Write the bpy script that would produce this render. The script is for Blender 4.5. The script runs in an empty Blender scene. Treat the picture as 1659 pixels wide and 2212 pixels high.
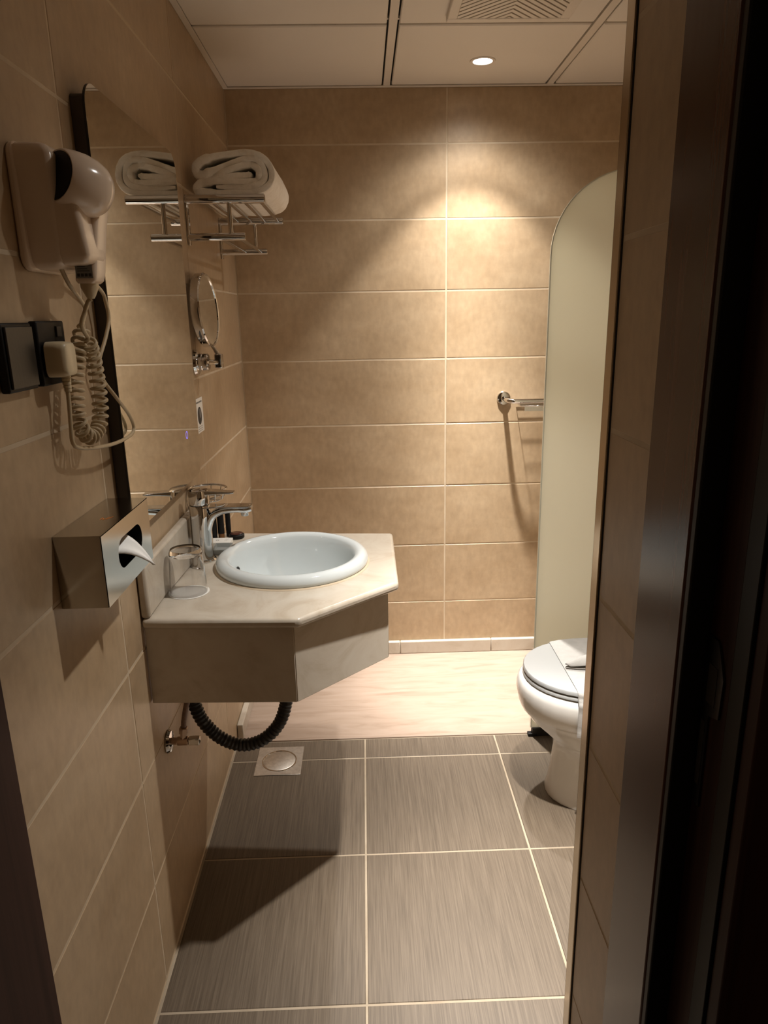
import bpy, math, random
from mathutils import Vector, Matrix
random.seed(7)
S = bpy.context.scene
COL = S.collection
PI = math.pi

# ------------------------------------------------------------------ camera
CAM = Vector((0.4857, 0.0, 1.4635))
PITCH, YAW, ROLL, FPX = 0.2688, 0.0249, -0.0182, 1532.6
fw = Vector((math.sin(YAW) * math.cos(PITCH), math.cos(YAW) * math.cos(PITCH), -math.sin(PITCH)))
rt0 = Vector((math.cos(YAW), -math.sin(YAW), 0.0))
up0 = rt0.cross(fw)
rt = rt0 * math.cos(ROLL) + up0 * math.sin(ROLL)
up = -rt0 * math.sin(ROLL) + up0 * math.cos(ROLL)
cd = bpy.data.cameras.new('camera')
cam = bpy.data.objects.new('camera', cd)
COL.objects.link(cam)
m = Matrix((rt, up, -fw)).transposed().to_4x4()
m.translation = CAM
cam.matrix_world = m
cd.sensor_fit = 'HORIZONTAL'
cd.sensor_width = 36.0
cd.lens = FPX * 36.0 / 1659.0
cd.clip_start = 0.02
S.camera = cam

# ------------------------------------------------------------------ world, exposure
w = bpy.data.worlds.new('world')
S.world = w
w.use_nodes = True
w.node_tree.nodes['Background'].inputs[0].default_value = (1.0, 0.60, 0.30, 1)
w.node_tree.nodes['Background'].inputs[1].default_value = 0.045
S.view_settings.view_transform = 'Standard'
S.view_settings.look = 'None'
S.view_settings.gamma = 1.0
S.view_settings.use_curve_mapping = False
S.view_settings.exposure = 0.58

LAMP_COL = (1.0, 0.95, 0.885)
LAMP_W_A = 610.0
LAMP_W_B = 560.0
LAMP_CURVE = [(0, 0.78), (6, 0.76), (10, 0.63), (14, 0.39), (20, 0.175), (25, 0.102), (30, 0.078), (36, 0.055), (41, 0.017), (46, 0.0155), (52, 0.010), (58, 0.004), (64, 0.0015), (90, 0.001)]

# room dimensions (metres)
XR, YB, YF, ZC = 1.75, 2.917, 1.01, 2.274
ROWP_B, ROW0_B = 0.2625, 2.084
ROWP_L, ROW0_L = 0.2583, 2.0745
TW = 0.82
JX = 0.83

# ------------------------------------------------------------------ materials
def mat(name):
    m = bpy.data.materials.new(name)
    m.use_nodes = True
    nt = m.node_tree
    return m, nt, nt.nodes['Principled BSDF']

def simple(name, col, rough=0.5, metal=0.0, spec=0.5, **kw):
    m, nt, b = mat(name)
    b.inputs['Base Color'].default_value = (*col, 1)
    b.inputs['Roughness'].default_value = rough
    b.inputs['Metallic'].default_value = metal
    b.inputs['Specular IOR Level'].default_value = spec
    for k, v in kw.items():
        b.inputs[k.replace('_', ' ')].default_value = v
    return m

def N(nt, t, **kw):
    n = nt.nodes.new(t)
    for k, v in kw.items():
        setattr(n, k, v)
    return n

def noise_mat(name, cols, scale=(4, 4, 4), detail=6.0, rough=0.5, rough_var=0.0, fine=None, bump=0.0,
              bump_scale=80.0, dist=0.6, per_object=True, spec=0.5, ramp_pos=None, nrough=0.55):
    """cloudy colour ramp over world position, shifted per piece"""
    m, nt, b = mat(name)
    L = nt.links.new
    geo = N(nt, 'ShaderNodeNewGeometry')
    vec = geo.outputs['Position']
    if per_object:
        oi = N(nt, 'ShaderNodeObjectInfo')
        mul = N(nt, 'ShaderNodeMath', operation='MULTIPLY')
        mul.inputs[1].default_value = 37.0
        L(oi.outputs['Random'], mul.inputs[0])
        add = N(nt, 'ShaderNodeVectorMath', operation='ADD')
        L(vec, add.inputs[0]); L(mul.outputs[0], add.inputs[1])
        vec = add.outputs[0]
    sc = N(nt, 'ShaderNodeVectorMath', operation='MULTIPLY')
    sc.inputs[1].default_value = scale
    L(vec, sc.inputs[0])
    nz = N(nt, 'ShaderNodeTexNoise')
    nz.inputs['Scale'].default_value = 1.0
    nz.inputs['Detail'].default_value = detail
    nz.inputs['Roughness'].default_value = nrough
    nz.inputs['Distortion'].default_value = dist
    L(sc.outputs[0], nz.inputs['Vector'])
    rp = N(nt, 'ShaderNodeValToRGB')
    el = rp.color_ramp.elements
    n = len(cols)
    pos = ramp_pos or [0.3 + 0.4 * i / (n - 1) for i in range(n)]
    while len(el) < n:
        el.new(0.5)
    for e, c, p in zip(el, cols, pos):
        e.position = p; e.color = (*c, 1)
    L(nz.outputs['Fac'], rp.inputs['Fac'])
    colout = rp.outputs['Color']
    if fine:
        fs, famt = fine
        f2 = N(nt, 'ShaderNodeVectorMath', operation='MULTIPLY'); f2.inputs[1].default_value = fs
        L(vec, f2.inputs[0])
        nf = N(nt, 'ShaderNodeTexNoise'); nf.inputs['Scale'].default_value = 1.0; nf.inputs['Detail'].default_value = 4.0
        L(f2.outputs[0], nf.inputs['Vector'])
        mr = N(nt, 'ShaderNodeMapRange')
        mr.inputs['From Min'].default_value = 0.25; mr.inputs['From Max'].default_value = 0.75
        mr.inputs['To Min'].default_value = 1.0 - famt; mr.inputs['To Max'].default_value = 1.0 + famt
        L(nf.outputs['Fac'], mr.inputs['Value'])
        mx = N(nt, 'ShaderNodeVectorMath', operation='MULTIPLY')
        L(colout, mx.inputs[0]); L(mr.outputs[0], mx.inputs[1])
        colout = mx.outputs[0]
    L(colout, b.inputs['Base Color'])
    b.inputs['Roughness'].default_value = rough
    b.inputs['Specular IOR Level'].default_value = spec
    if rough_var:
        mr2 = N(nt, 'ShaderNodeMapRange')
        mr2.inputs['To Min'].default_value = rough - rough_var; mr2.inputs['To Max'].default_value = rough + rough_var
        L(nz.outputs['Fac'], mr2.inputs['Value']); L(mr2.outputs[0], b.inputs['Roughness'])
    if bump:
        bn = N(nt, 'ShaderNodeTexNoise'); bn.inputs['Scale'].default_value = bump_scale; bn.inputs['Detail'].default_value = 3.0
        L(vec, bn.inputs['Vector'])
        bp = N(nt, 'ShaderNodeBump'); bp.inputs['Strength'].default_value = bump; bp.inputs['Distance'].default_value = 0.002
        L(bn.outputs['Fac'], bp.inputs['Height']); L(bp.outputs[0], b.inputs['Normal'])
    return m

M = {}
M['tile'] = noise_mat('wall_tile_beige', [(0.38, 0.268, 0.160), (0.43, 0.312, 0.194), (0.48, 0.358, 0.230)],
                      scale=(4.5, 4.5, 7.0), detail=10, rough=0.42, rough_var=0.08, fine=((55, 55, 30), 0.09), bump=0.06, bump_scale=60,
                      dist=0.25, nrough=0.66)
M['grout'] = noise_mat('grout_cream', [(0.50, 0.40, 0.28), (0.62, 0.51, 0.37)], scale=(9, 9, 9), rough=0.8, per_object=False)
M['floor_grout'] = noise_mat('floor_grout', [(0.28, 0.222, 0.155), (0.38, 0.315, 0.235)], scale=(7, 7, 7), rough=0.85, per_object=False)
M['floor_tile'] = noise_mat('floor_tile_taupe', [(0.078, 0.058, 0.039), (0.112, 0.085, 0.059), (0.144, 0.112, 0.080)],
                            scale=(330, 7, 7), detail=4, rough=0.46, fine=((3, 3, 3), 0.08), bump=0.05, bump_scale=200, dist=0.15,
                            ramp_pos=[0.28, 0.5, 0.72])
M['shower_marble'] = noise_mat('shower_floor_marble', [(0.27, 0.195, 0.145), (0.34, 0.256, 0.198), (0.38, 0.293, 0.235)],
                               scale=(3.5, 22, 8), detail=7, rough=0.42, dist=1.4, per_object=False, ramp_pos=[0.28, 0.46, 0.7], nrough=0.6)
M['marble'] = noise_mat('cream_marble', [(0.455, 0.39, 0.305), (0.52, 0.46, 0.38), (0.555, 0.505, 0.425)],
                        scale=(7, 7, 7), detail=8, rough=0.22, dist=2.0, per_object=False, nrough=0.62)
M['ceiling'] = noise_mat('ceiling_white', [(0.80, 0.75, 0.68), (0.83, 0.78, 0.71)], scale=(2, 2, 2), rough=0.6)
M['bar'] = simple('ceiling_bar_white', (0.78, 0.72, 0.64), 0.5)
M['dark_gap'] = simple('dark_gap', (0.02, 0.017, 0.014), 0.8)
M['chrome'] = simple('chrome', (0.64, 0.63, 0.62), 0.05, 1.0)
M['steel'] = noise_mat('brushed_steel', [(0.50, 0.47, 0.43), (0.66, 0.63, 0.58)], scale=(60, 60, 60), rough=0.42)
M['steel'].node_tree.nodes['Principled BSDF'].inputs['Metallic'].default_value = 1.0
M['trim_metal'] = simple('satin_trim_metal', (0.55, 0.46, 0.34), 0.22, 1.0)
M['mirror'] = simple('mirror_silver', (0.88, 0.89, 0.86), 0.0, 1.0)
M['black'] = simple('black_plastic', (0.008, 0.0075, 0.0075), 0.5, 0.0, 0.25)
M['black_frame'] = simple('black_mirror_back', (0.010, 0.009, 0.008), 0.5)
M['brown_box'] = simple('mirror_box_bronze', (0.055, 0.043, 0.034), 0.4)
M['rubber'] = simple('black_corrugated_plastic', (0.012, 0.012, 0.013), 0.4)
M['ceramic'] = simple('white_ceramic', (0.64, 0.69, 0.70), 0.07, 0.0, 0.5, Coat_Weight=0.3, Coat_Roughness=0.03)
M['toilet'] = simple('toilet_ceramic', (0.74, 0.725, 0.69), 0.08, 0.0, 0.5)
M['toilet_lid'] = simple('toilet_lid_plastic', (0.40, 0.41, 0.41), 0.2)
M['towel'] = noise_mat('white_terry', [(0.80, 0.75, 0.67), (0.90, 0.86, 0.79)], scale=(45, 45, 45), rough=0.95, bump=0.35, bump_scale=420, spec=0.1)
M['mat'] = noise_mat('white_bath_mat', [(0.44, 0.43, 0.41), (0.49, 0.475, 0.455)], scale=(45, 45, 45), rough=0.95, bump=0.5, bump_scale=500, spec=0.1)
M['dryer'] = simple('dryer_ivory_plastic', (0.82, 0.68, 0.55), 0.16)
M['cord'] = simple('cord_beige', (0.55, 0.44, 0.28), 0.42)
M['plug'] = simple('plug_ivory', (0.66, 0.56, 0.38), 0.35)
M['gunmetal'] = simple('polished_dark_steel', (0.52, 0.49, 0.44), 0.16, 1.0)
M['tissue'] = simple('tissue_paper', (0.82, 0.82, 0.80), 0.9)
M['paper'] = simple('white_card', (0.78, 0.76, 0.71), 0.6)
M['print'] = simple('print_dark', (0.03, 0.03, 0.03), 0.6)
M['print_grey'] = simple('print_grey', (0.25, 0.25, 0.25), 0.6)
M['orange'] = simple('logo_orange', (0.85, 0.26, 0.04), 0.4)
M['amber'] = simple('amber_plastic', (0.20, 0.09, 0.03), 0.25)
M['jar_red'] = simple('jar_top_brown', (0.07, 0.025, 0.018), 0.25)
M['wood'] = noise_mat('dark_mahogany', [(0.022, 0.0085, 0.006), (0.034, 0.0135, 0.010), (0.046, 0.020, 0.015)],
                      scale=(70, 70, 2.2), detail=5, rough=0.5, per_object=False, dist=0.4, spec=0.12)  # the frame wood again, its colour darkened for the boards in shade
M['wood_gloss'] = noise_mat('varnished_mahogany', [(0.045, 0.0165, 0.0105), (0.070, 0.027, 0.0175), (0.092, 0.039, 0.027)],
                      scale=(70, 70, 2.2), detail=5, rough=0.24, per_object=False, dist=0.4, spec=0.32)
M['brass_old'] = simple('aged_valve_metal', (0.45, 0.33, 0.25), 0.28, 1.0)
M['braid'] = noise_mat('rusty_hose', [(0.14, 0.085, 0.06), (0.24, 0.155, 0.115)], scale=(150, 150, 150), rough=0.5)
M['glass'] = simple('clear_glass', (1, 1, 1), 0.0, 0.0, 0.5, Transmission_Weight=1.0, IOR=1.48)
M['dish'] = simple('grey_glass_dish', (0.62, 0.64, 0.62), 0.12, 0.0, 0.5, Transmission_Weight=0.6, IOR=1.45)
M['strike'] = simple('strike_plate_dark_metal', (0.10, 0.10, 0.11), 0.35, 1.0)
M['plaster'] = simple('corridor_paint', (0.22, 0.17, 0.12), 0.8)
M['carpet'] = noise_mat('corridor_floor', [(0.05, 0.035, 0.025), (0.07, 0.05, 0.04)], scale=(50, 50, 50), rough=0.9, per_object=False)

def frosted():
    m, nt, b = mat('frosted_glass')
    L = nt.links.new
    nt.nodes.remove(b)
    out = nt.nodes['Material Output']
    tr = N(nt, 'ShaderNodeBsdfTranslucent'); tr.inputs[0].default_value = (0.88, 0.85, 0.72, 1)
    di = N(nt, 'ShaderNodeBsdfDiffuse'); di.inputs[0].default_value = (0.84, 0.81, 0.69, 1)
    gl = N(nt, 'ShaderNodeBsdfGlossy'); gl.inputs[0].default_value = (0.9, 0.9, 0.85, 1); gl.inputs['Roughness'].default_value = 0.35
    m1 = N(nt, 'ShaderNodeMixShader'); m1.inputs[0].default_value = 0.55
    L(tr.outputs[0], m1.inputs[1]); L(di.outputs[0], m1.inputs[2])
    fr = N(nt, 'ShaderNodeFresnel'); fr.inputs[0].default_value = 1.3
    m2 = N(nt, 'ShaderNodeMixShader')
    L(fr.outputs[0], m2.inputs[0]); L(m1.outputs[0], m2.inputs[1]); L(gl.outputs[0], m2.inputs[2])
    L(m2.outputs[0], out.inputs[0])
    return m
M['frosted'] = frosted()
M['glass_edge'] = simple('glass_edge', (0.55, 0.55, 0.44), 0.12)

def emit(name, col, s):
    m = bpy.data.materials.new(name); m.use_nodes = True
    nt = m.node_tree; nt.nodes.remove(nt.nodes['Principled BSDF'])
    e = N(nt, 'ShaderNodeEmission'); e.inputs[0].default_value = (*col, 1); e.inputs[1].default_value = s
    nt.links.new(e.outputs[0], nt.nodes['Material Output'].inputs[0])
    return m
M['lamp_glow'] = emit('lamp_diffuser_lit', (1.0, 0.95, 0.88), 6.0)

# ------------------------------------------------------------------ mesh helpers
def tag(o, label=None, cat=None, group=None, kind=None):
    if label: o['label'] = label
    if cat: o['category'] = cat
    if group: o['group'] = group
    if kind: o['kind'] = kind
    return o

class T:
    """origin of the thing being built; part meshes are given in world coordinates"""
    pass

def empty(name, loc, label=None, cat=None, group=None, kind=None):
    o = bpy.data.objects.new(name, None)
    o.empty_display_size = 0.05
    o.location = loc
    COL.objects.link(o)
    o['_o'] = list(loc)
    return tag(o, label, cat, group, kind)

def org(o):
    return Vector(o['_o']) if o is not None and '_o' in o else Vector((0, 0, 0))

def mk(name, V, F, material, parent=None, smooth=None, loc=None, bevel=None, subsurf=0):
    """mesh object; V in world coordinates. smooth = angle in degrees for smooth shading"""
    base = org(parent) if parent is not None else Vector(loc or (0, 0, 0))
    me = bpy.data.meshes.new(name)
    me.from_pydata([tuple(Vector(v) - base) for v in V], [], F)
    me.materials.append(M[material] if isinstance(material, str) else material)
    if smooth:
        for p in me.polygons: p.use_smooth = True
        try: me.set_sharp_from_angle(angle=math.radians(smooth))
        except Exception: pass
    me.update()
    o = bpy.data.objects.new(name, me)
    COL.objects.link(o)
    if parent is not None:
        o.parent = parent
        o['_o'] = list(base)
    else:
        o.location = base
        o['_o'] = list(base)
    if bevel:
        bm_ = o.modifiers.new('bevel', 'BEVEL'); bm_.width = bevel[0]; bm_.segments = bevel[1]; bm_.limit_method = 'ANGLE'
        bm_.angle_limit = math.radians(30)
        for p in me.polygons: p.use_smooth = True
        try: me.set_sharp_from_angle(angle=math.radians(35))
        except Exception: pass
        if bevel[1] > 1:
            bm_.harden_normals = False
    if subsurf:
        ss = o.modifiers.new('sub', 'SUBSURF'); ss.levels = subsurf; ss.render_levels = subsurf
        for p in me.polygons: p.use_smooth = True
    return o

def box(x0, x1, y0, y1, z0, z1):
    V = [(x0, y0, z0), (x1, y0, z0), (x1, y1, z0), (x0, y1, z0), (x0, y0, z1), (x1, y0, z1), (x1, y1, z1), (x0, y1, z1)]
    F = [(0, 3, 2, 1), (4, 5, 6, 7), (0, 1, 5, 4), (1, 2, 6, 5), (2, 3, 7, 6), (3, 0, 4, 7)]
    return V, F

def join(*parts):
    V, F = [], []
    for v, f in parts:
        k = len(V)
        V += list(v)
        F += [tuple(i + k for i in q) for q in f]
    return V, F

def prism(poly, z0, z1):
    """poly ccw in xy extruded in z"""
    n = len(poly)
    V = [(x, y, z0) for x, y in poly] + [(x, y, z1) for x, y in poly]
    F = [tuple(range(n - 1, -1, -1)), tuple(range(n, 2 * n))]
    F += [(i, (i + 1) % n, n + (i + 1) % n, n + i) for i in range(n)]
    return V, F

def xform(vf, mtx):
    return [tuple(mtx @ Vector(v)) for v in vf[0]], vf[1]

def frame(direction, origin=(0, 0, 0), hint=(0, 0, 1)):
    """matrix taking local z to direction"""
    z = Vector(direction).normalized()
    h = Vector(hint)
    if abs(z.dot(h)) > 0.98: h = Vector((1, 0, 0))
    x = h.cross(z).normalized()
    y = z.cross(x)
    m = Matrix((x, y, z)).transposed().to_4x4()
    m.translation = Vector(origin)
    return m

def lathe(profile, n=40, mtx=None, sx=1.0, sy=1.0, close=False):
    """profile [(r,z)...] around local z"""
    V, F = [], []
    k = len(profile)
    rings = []
    for r, z in profile:
        if r < 1e-6:
            rings.append([len(V)]); V.append((0, 0, z))
        else:
            rings.append(list(range(len(V), len(V) + n)))
            V += [(r * math.cos(2 * PI * i / n) * sx, r * math.sin(2 * PI * i / n) * sy, z) for i in range(n)]
    seq = list(zip(rings[:-1], rings[1:]))
    if close: seq.append((rings[-1], rings[0]))
    for a, b in seq:
        for i in range(n):
            j = (i + 1) % n
            if len(a) == 1 and len(b) == 1: continue
            if len(a) == 1: F.append((a[0], b[j], b[i]))
            elif len(b) == 1: F.append((a[i], a[j], b[0]))
            else: F.append((a[i], a[j], b[j], b[i]))
    if mtx is not None: V = [tuple(mtx @ Vector(v)) for v in V]
    return V, F

def catmull(pts, sub=8, closed=False):
    P = [Vector(p) for p in pts]
    n = len(P)
    out = []
    rng = range(n) if closed else range(n - 1)
    for i in rng:
        p0 = P[(i - 1) % n] if (closed or i > 0) else P[0] * 2 - P[1]
        p1 = P[i]; p2 = P[(i + 1) % n]
        p3 = P[(i + 2) % n] if (closed or i + 2 < n) else P[-1] * 2 - P[-2]
        for s in range(sub):
            t = s / sub
            out.append(0.5 * ((2 * p1) + (p2 - p0) * t + (2 * p0 - 5 * p1 + 4 * p2 - p3) * t * t + (3 * p1 - p0 - 3 * p2 + p3) * t ** 3))
    if not closed: out.append(P[-1])
    return out

def tube(path, r, n=12, closed=False, caps=True, ry=None, hint=(0, 0, 1), fixed=False):
    """sweep a circle/ellipse; r may be a list"""
    P = [Vector(p) for p in path]
    k = len(P)
    R_ = r if isinstance(r, (list, tuple)) else [r] * k
    RY = ry if isinstance(ry, (list, tuple)) else ([ry] * k if ry else R_)
    T_ = []
    for i in range(k):
        if closed: d = P[(i + 1) % k] - P[(i - 1) % k]
        else: d = P[min(i + 1, k - 1)] - P[max(i - 1, 0)]
        T_.append(d.normalized())
    h = Vector(hint)
    if abs(h.dot(T_[0])) > 0.95: h = Vector((1, 0, 0)) if abs(T_[0].x) < 0.9 else Vector((0, 1, 0))
    u = (h - T_[0] * h.dot(T_[0])).normalized()
    V, F = [], []
    for i in range(k):
        if fixed:
            hh = Vector(hint); u = hh - T_[i] * hh.dot(T_[i])
        else:
            u = u - T_[i] * u.dot(T_[i])
        u.normalize()
        v = T_[i].cross(u)
        for a in range(n):
            c, s = math.cos(2 * PI * a / n), math.sin(2 * PI * a / n)
            V.append(tuple(P[i] + u * (c * R_[i]) + v * (s * RY[i])))
    for i in range(k if closed else k - 1):
        j = (i + 1) % k
        for a in range(n):
            b = (a + 1) % n
            F.append((i * n + a, i * n + b, j * n + b, j * n + a))
    if caps and not closed:
        F.append(tuple(range(n - 1, -1, -1)))
        F.append(tuple(range((k - 1) * n, k * n)))
    return V, F

def loft(sections, cap0=True, cap1=True):
    n = len(sections[0])
    V = [tuple(p) for s in sections for p in s]
    F = []
    for i in range(len(sections) - 1):
        for a in range(n):
            b = (a + 1) % n
            F.append((i * n + a, i * n + b, (i + 1) * n + b, (i + 1) * n + a))
    if cap0: F.append(tuple(range(n - 1, -1, -1)))
    if cap1: F.append(tuple(range((len(sections) - 1) * n, len(sections) * n)))
    return V, F

def rrect(w, h, r, k=6):
    """rounded rectangle outline centred at 0, ccw"""
    pts = []
    for cx, cy, a0 in ((w / 2 - r, h / 2 - r, 0), (-w / 2 + r, h / 2 - r, 90), (-w / 2 + r, -h / 2 + r, 180), (w / 2 - r, -h / 2 + r, 270)):
        for i in range(k + 1):
            a = math.radians(a0 + 90 * i / k)
            pts.append((cx + r * math.cos(a), cy + r * math.sin(a)))
    return pts

# --- tiles: chamfered slabs, mesh data shared by size -----------------------
_tiles = {}
def tile_mesh(a, b, t, material, ch=0.0015):
    """slab lying in local xy, front face +z"""
    key = (round(a, 4), round(b, 4), t, material, ch)
    if key in _tiles: return _tiles[key]
    V = []
    for z, i in ((0, 0), (t - ch, 0), (t, ch)):
        V += [(-a / 2 + i, -b / 2 + i, z), (a / 2 - i, -b / 2 + i, z), (a / 2 - i, b / 2 - i, z), (-a / 2 + i, b / 2 - i, z)]
    F = [(8, 9, 10, 11)]
    for k in (0, 4):
        for i in range(4):
            j = (i + 1) % 4
            F.append((k + i, k + j, k + 4 + j, k + 4 + i))
    me = bpy.data.meshes.new('tile')
    me.from_pydata(V, [], F)
    me.materials.append(M[material])
    _tiles[key] = me
    return me

def tile_obj(name, parent, a, b, t, material, centre, ax, ay, an, ch=0.0015):
    o = bpy.data.objects.new(name, tile_mesh(a, b, t, material, ch))
    COL.objects.link(o)
    o.parent = parent
    c = Vector(centre) - org(parent)
    mm = Matrix((Vector(ax), Vector(ay), Vector(an))).transposed().to_4x4()
    mm.translation = c
    o.matrix_local = mm
    return o

def cuts(lo, hi, seams):
    s = [lo] + sorted(v for v in seams if lo + 0.004 < v < hi - 0.004) + [hi]
    return list(zip(s[:-1], s[1:]))

GAP, TT = 0.0050, 0.008
def tile_wall(parent, u_rng, z_rng, useams, zseams, to_world, ax, an, name='wall_tile'):
    for u0, u1 in cuts(*u_rng, useams):
        for z0, z1 in cuts(*z_rng, zseams):
            jit = random.uniform(-0.0004, 0.0004)
            c = Vector(to_world((u0 + u1) / 2, (z0 + z1) / 2)) + Vector(an) * jit
            tile_obj(name, parent, u1 - u0 - GAP, z1 - z0 - GAP, TT, 'tile', c, ax, (0, 0, 1), an)

# ------------------------------------------------------------------ room shell
rows_b = [ROW0_B - ROWP_B * k for k in range(9)]
rows_l = [ROW0_L - ROWP_L * k for k in range(9)]
D = TT - 0.0012      # grout plane sits this far behind the tile faces

# left wall: finished face at x = 0
wl = mk('wall_left', *box(-0.12, -0.0009, 0.845, YB + 0.12, -0.02, ZC + 0.03), 'grout'); tag(wl, kind='structure')
tile_wall(wl, (0.845, YB), (0.0, ZC), [2.127, 1.302, 0.482], rows_l, lambda u, z: (-TT, u, z), (0, 1, 0), (1, 0, 0))
# back wall: finished face at y = YB
wb = mk('wall_back', *box(0.0, XR, YB + 0.0009, YB + 0.12, -0.02, ZC + 0.03), 'grout'); tag(wb, kind='structure')
tile_wall(wb, (0.0, XR), (0.0, ZC), [0.819, 1.639], rows_b, lambda u, z: (u, YB + TT, z), (-1, 0, 0), (0, -1, 0))
# right wall
wr = mk('wall_right', *box(XR + 0.0009, XR + 0.12, YF - 0.3, YB + 0.12, -0.02, ZC + 0.03), 'grout'); tag(wr, kind='structure')
tile_wall(wr, (YF, YB), (0.0, ZC), [2.127, 1.307], rows_b, lambda u, z: (XR + TT, u, z), (0, -1, 0), (-1, 0, 0))
# front wall beside the doorway (the reveal is tiled too)
wf = mk('wall_front', *join(box(JX + 0.0005, XR, 0.828, YF - 0.0012, -0.02, ZC + 0.03), box(-0.12, JX + 0.0005, 0.828, YF - 0.0012, 2.06, ZC + 0.03)), 'grout')
tag(wf, kind='structure')
tile_wall(wf, (JX + 0.008, XR), (0.0, ZC), [], rows_b, lambda u, z: (u, YF - TT, z), (1, 0, 0), (0, 1, 0))
tile_wall(wf, (0.0, JX), (2.06, ZC), [], rows_b, lambda u, z: (u, YF - TT, z), (1, 0, 0), (0, 1, 0))
rows_j = [1.556 - 0.2515 * k for k in range(-3, 7)]
tile_wall(wf, (0.828, 0.982), (0.0, 2.06), [], rows_j, lambda u, z: (JX + TT, u, z), (0, -1, 0), (-1, 0, 0))

# floor
XG, YG = [0.4588, 0.9241, 1.389], [2.1318, 1.6768, 1.2218, 0.767]
YS = 2.246
fl = mk('floor', *box(-0.02, XR + 0.02, 0.62, YB + 0.02, -0.06, -0.0012), 'floor_grout'); tag(fl, kind='structure')
for x0, x1 in cuts(0.003, XR, XG):
    for y0, y1 in cuts(0.70, YS, YG):
        tile_obj('floor_tile', fl, x1 - x0 - 0.0055, y1 - y0 - 0.0055, 0.012, 'floor_tile', ((x0 + x1) / 2, (y0 + y1) / 2, -0.012), (1, 0, 0), (0, 1, 0), (0, 0, 1), 0.0012)
# shower floor slabs
fs = empty('floor_shower', (0, YS, 0)); tag(fs, kind='structure')
sx = [0.0, XR]
for a, b in zip(sx[:-1], sx[1:]):
    tile_obj('marble_slab', fs, b - a - 0.0008, YB - YS - 0.002, 0.014, 'shower_marble', ((a + b) / 2, (YB + YS) / 2, -0.0105), (1, 0, 0), (0, 1, 0), (0, 0, 1), 0.001)
# marble skirting in the shower
def skirting(name, pts):
    o = empty(name, pts); tag(o, kind='structure')
    return o
sb = skirting('baseboard_back', (0.02, YB, 0.003))
for a, b in ((0.0, 0.62), (0.62, 1.028), (1.028, XR)):
    mk('marble_strip', *box(a + 0.0004, b - 0.0004, YB - 0.02, YB - 0.0005, 0.0035, 0.062), 'marble', sb, bevel=(0.004, 3))
sl = skirting('baseboard_left', (0.0, 2.26, 0.003))
for a, b in ((2.262, 2.42), (2.42, YB - 0.021)):
    mk('marble_strip', *box(0.0005, 0.022, a + 0.0005, b - 0.0005, 0.0035, 0.062), 'marble', sl, bevel=(0.004, 3))

# ceiling: white lay-in panels between bars
ce = mk('ceiling', *box(-0.1, XR + 0.1, 0.60, YB + 0.1, ZC + 0.02, ZC + 0.06), 'dark_gap'); tag(ce, kind='structure')
CX, CY = [0.5955, 1.194], [2.341, 1.741, 1.141]
for i, (x0, x1) in enumerate(cuts(0.016, XR - 0.016, CX)):
    for j, (y0, y1) in enumerate(cuts(YF + 0.016, YB - 0.016, CY)):
        gx0 = 0.018 if x0 in CX else 0.002
        gx1 = 0.018 if x1 in CX else 0.002
        g = 0.009
        a, b = x1 - gx1 - x0 - gx0, y1 - y0 - 2 * g
        tile_obj('ceiling_panel', ce, a, b, 0.012, 'ceiling', ((x0 + gx0 + x1 - gx1) / 2, (y0 + y1) / 2, ZC + 0.011), (1, 0, 0), (0, -1, 0), (0, 0, -1), 0.003)
for x in CX:
    mk('ceiling_bar', *box(x - 0.012, x + 0.012, YF + 0.002, YB - 0.002, ZC + 0.0005, ZC + 0.02), 'bar', ce)
for y in CY:
    for x0, x1 in cuts(0.016, XR - 0.016, CX):
        mk('ceiling_bar', *box(x0 + 0.013, x1 - 0.013, y - 0.006, y + 0.006, ZC + 0.014, ZC + 0.02), 'bar', ce)
for V in (box(0.0, XR, YB - 0.018, YB - 0.0005, ZC - 0.002, ZC + 0.001), box(0.0005, 0.018, YF, YB - 0.018, ZC - 0.002, ZC + 0.001),
          box(XR - 0.018, XR - 0.0005, YF, YB - 0.018, ZC - 0.002, ZC + 0.001), box(0.018, XR - 0.018, YF + 0.0005, YF + 0.018, ZC - 0.002, ZC + 0.001)):
    mk('edge_angle', *V, 'bar', ce)

# doorway: metal corner strip, wooden frame
t1 = mk('trim_1', *join(box(JX - 0.0035, JX + 0.006, 0.984, YF + 0.002, 0.0, 2.06), box(JX - 0.0035, JX + 0.02, YF - 0.001, YF + 0.002, 0.0, 2.06)), 'trim_metal', bevel=(0.0012, 2))
tag(t1, kind='structure')
t1b = mk('trim_4', *box(JX - 0.0008, JX + 0.004, 0.9815, 0.984, 0.0, 2.06), 'dark_gap'); tag(t1b, kind='structure')
dr = empty('trim_2', (JX, 0.60, 0)); tag(dr, kind='structure')
mk('jamb_board', *box(JX - 0.006, JX + 0.05, 0.704, 0.827, 0.0, 2.06), 'wood_gloss', dr, bevel=(0.003, 2))
mk('seal_strip', *box(JX - 0.005, JX + 0.028, 0.692, 0.7035, 0.0, 2.06), 'black', dr, bevel=(0.002, 2))  # added black strip, paints the unlit end face of the jamb
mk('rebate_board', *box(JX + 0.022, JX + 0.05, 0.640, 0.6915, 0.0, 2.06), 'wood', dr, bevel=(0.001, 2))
mk('outer_seal', *box(JX + 0.021, JX + 0.05, 0.612, 0.6395, 0.0, 2.06), 'black', dr, bevel=(0.001, 2))  # frame board coloured black to paint the shade beyond the rebate
mk('casing_board', *box(JX + 0.024, JX + 0.12, 0.588, 0.6115, 0.0, 2.12), 'wood', dr, bevel=(0.003, 2))
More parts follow.
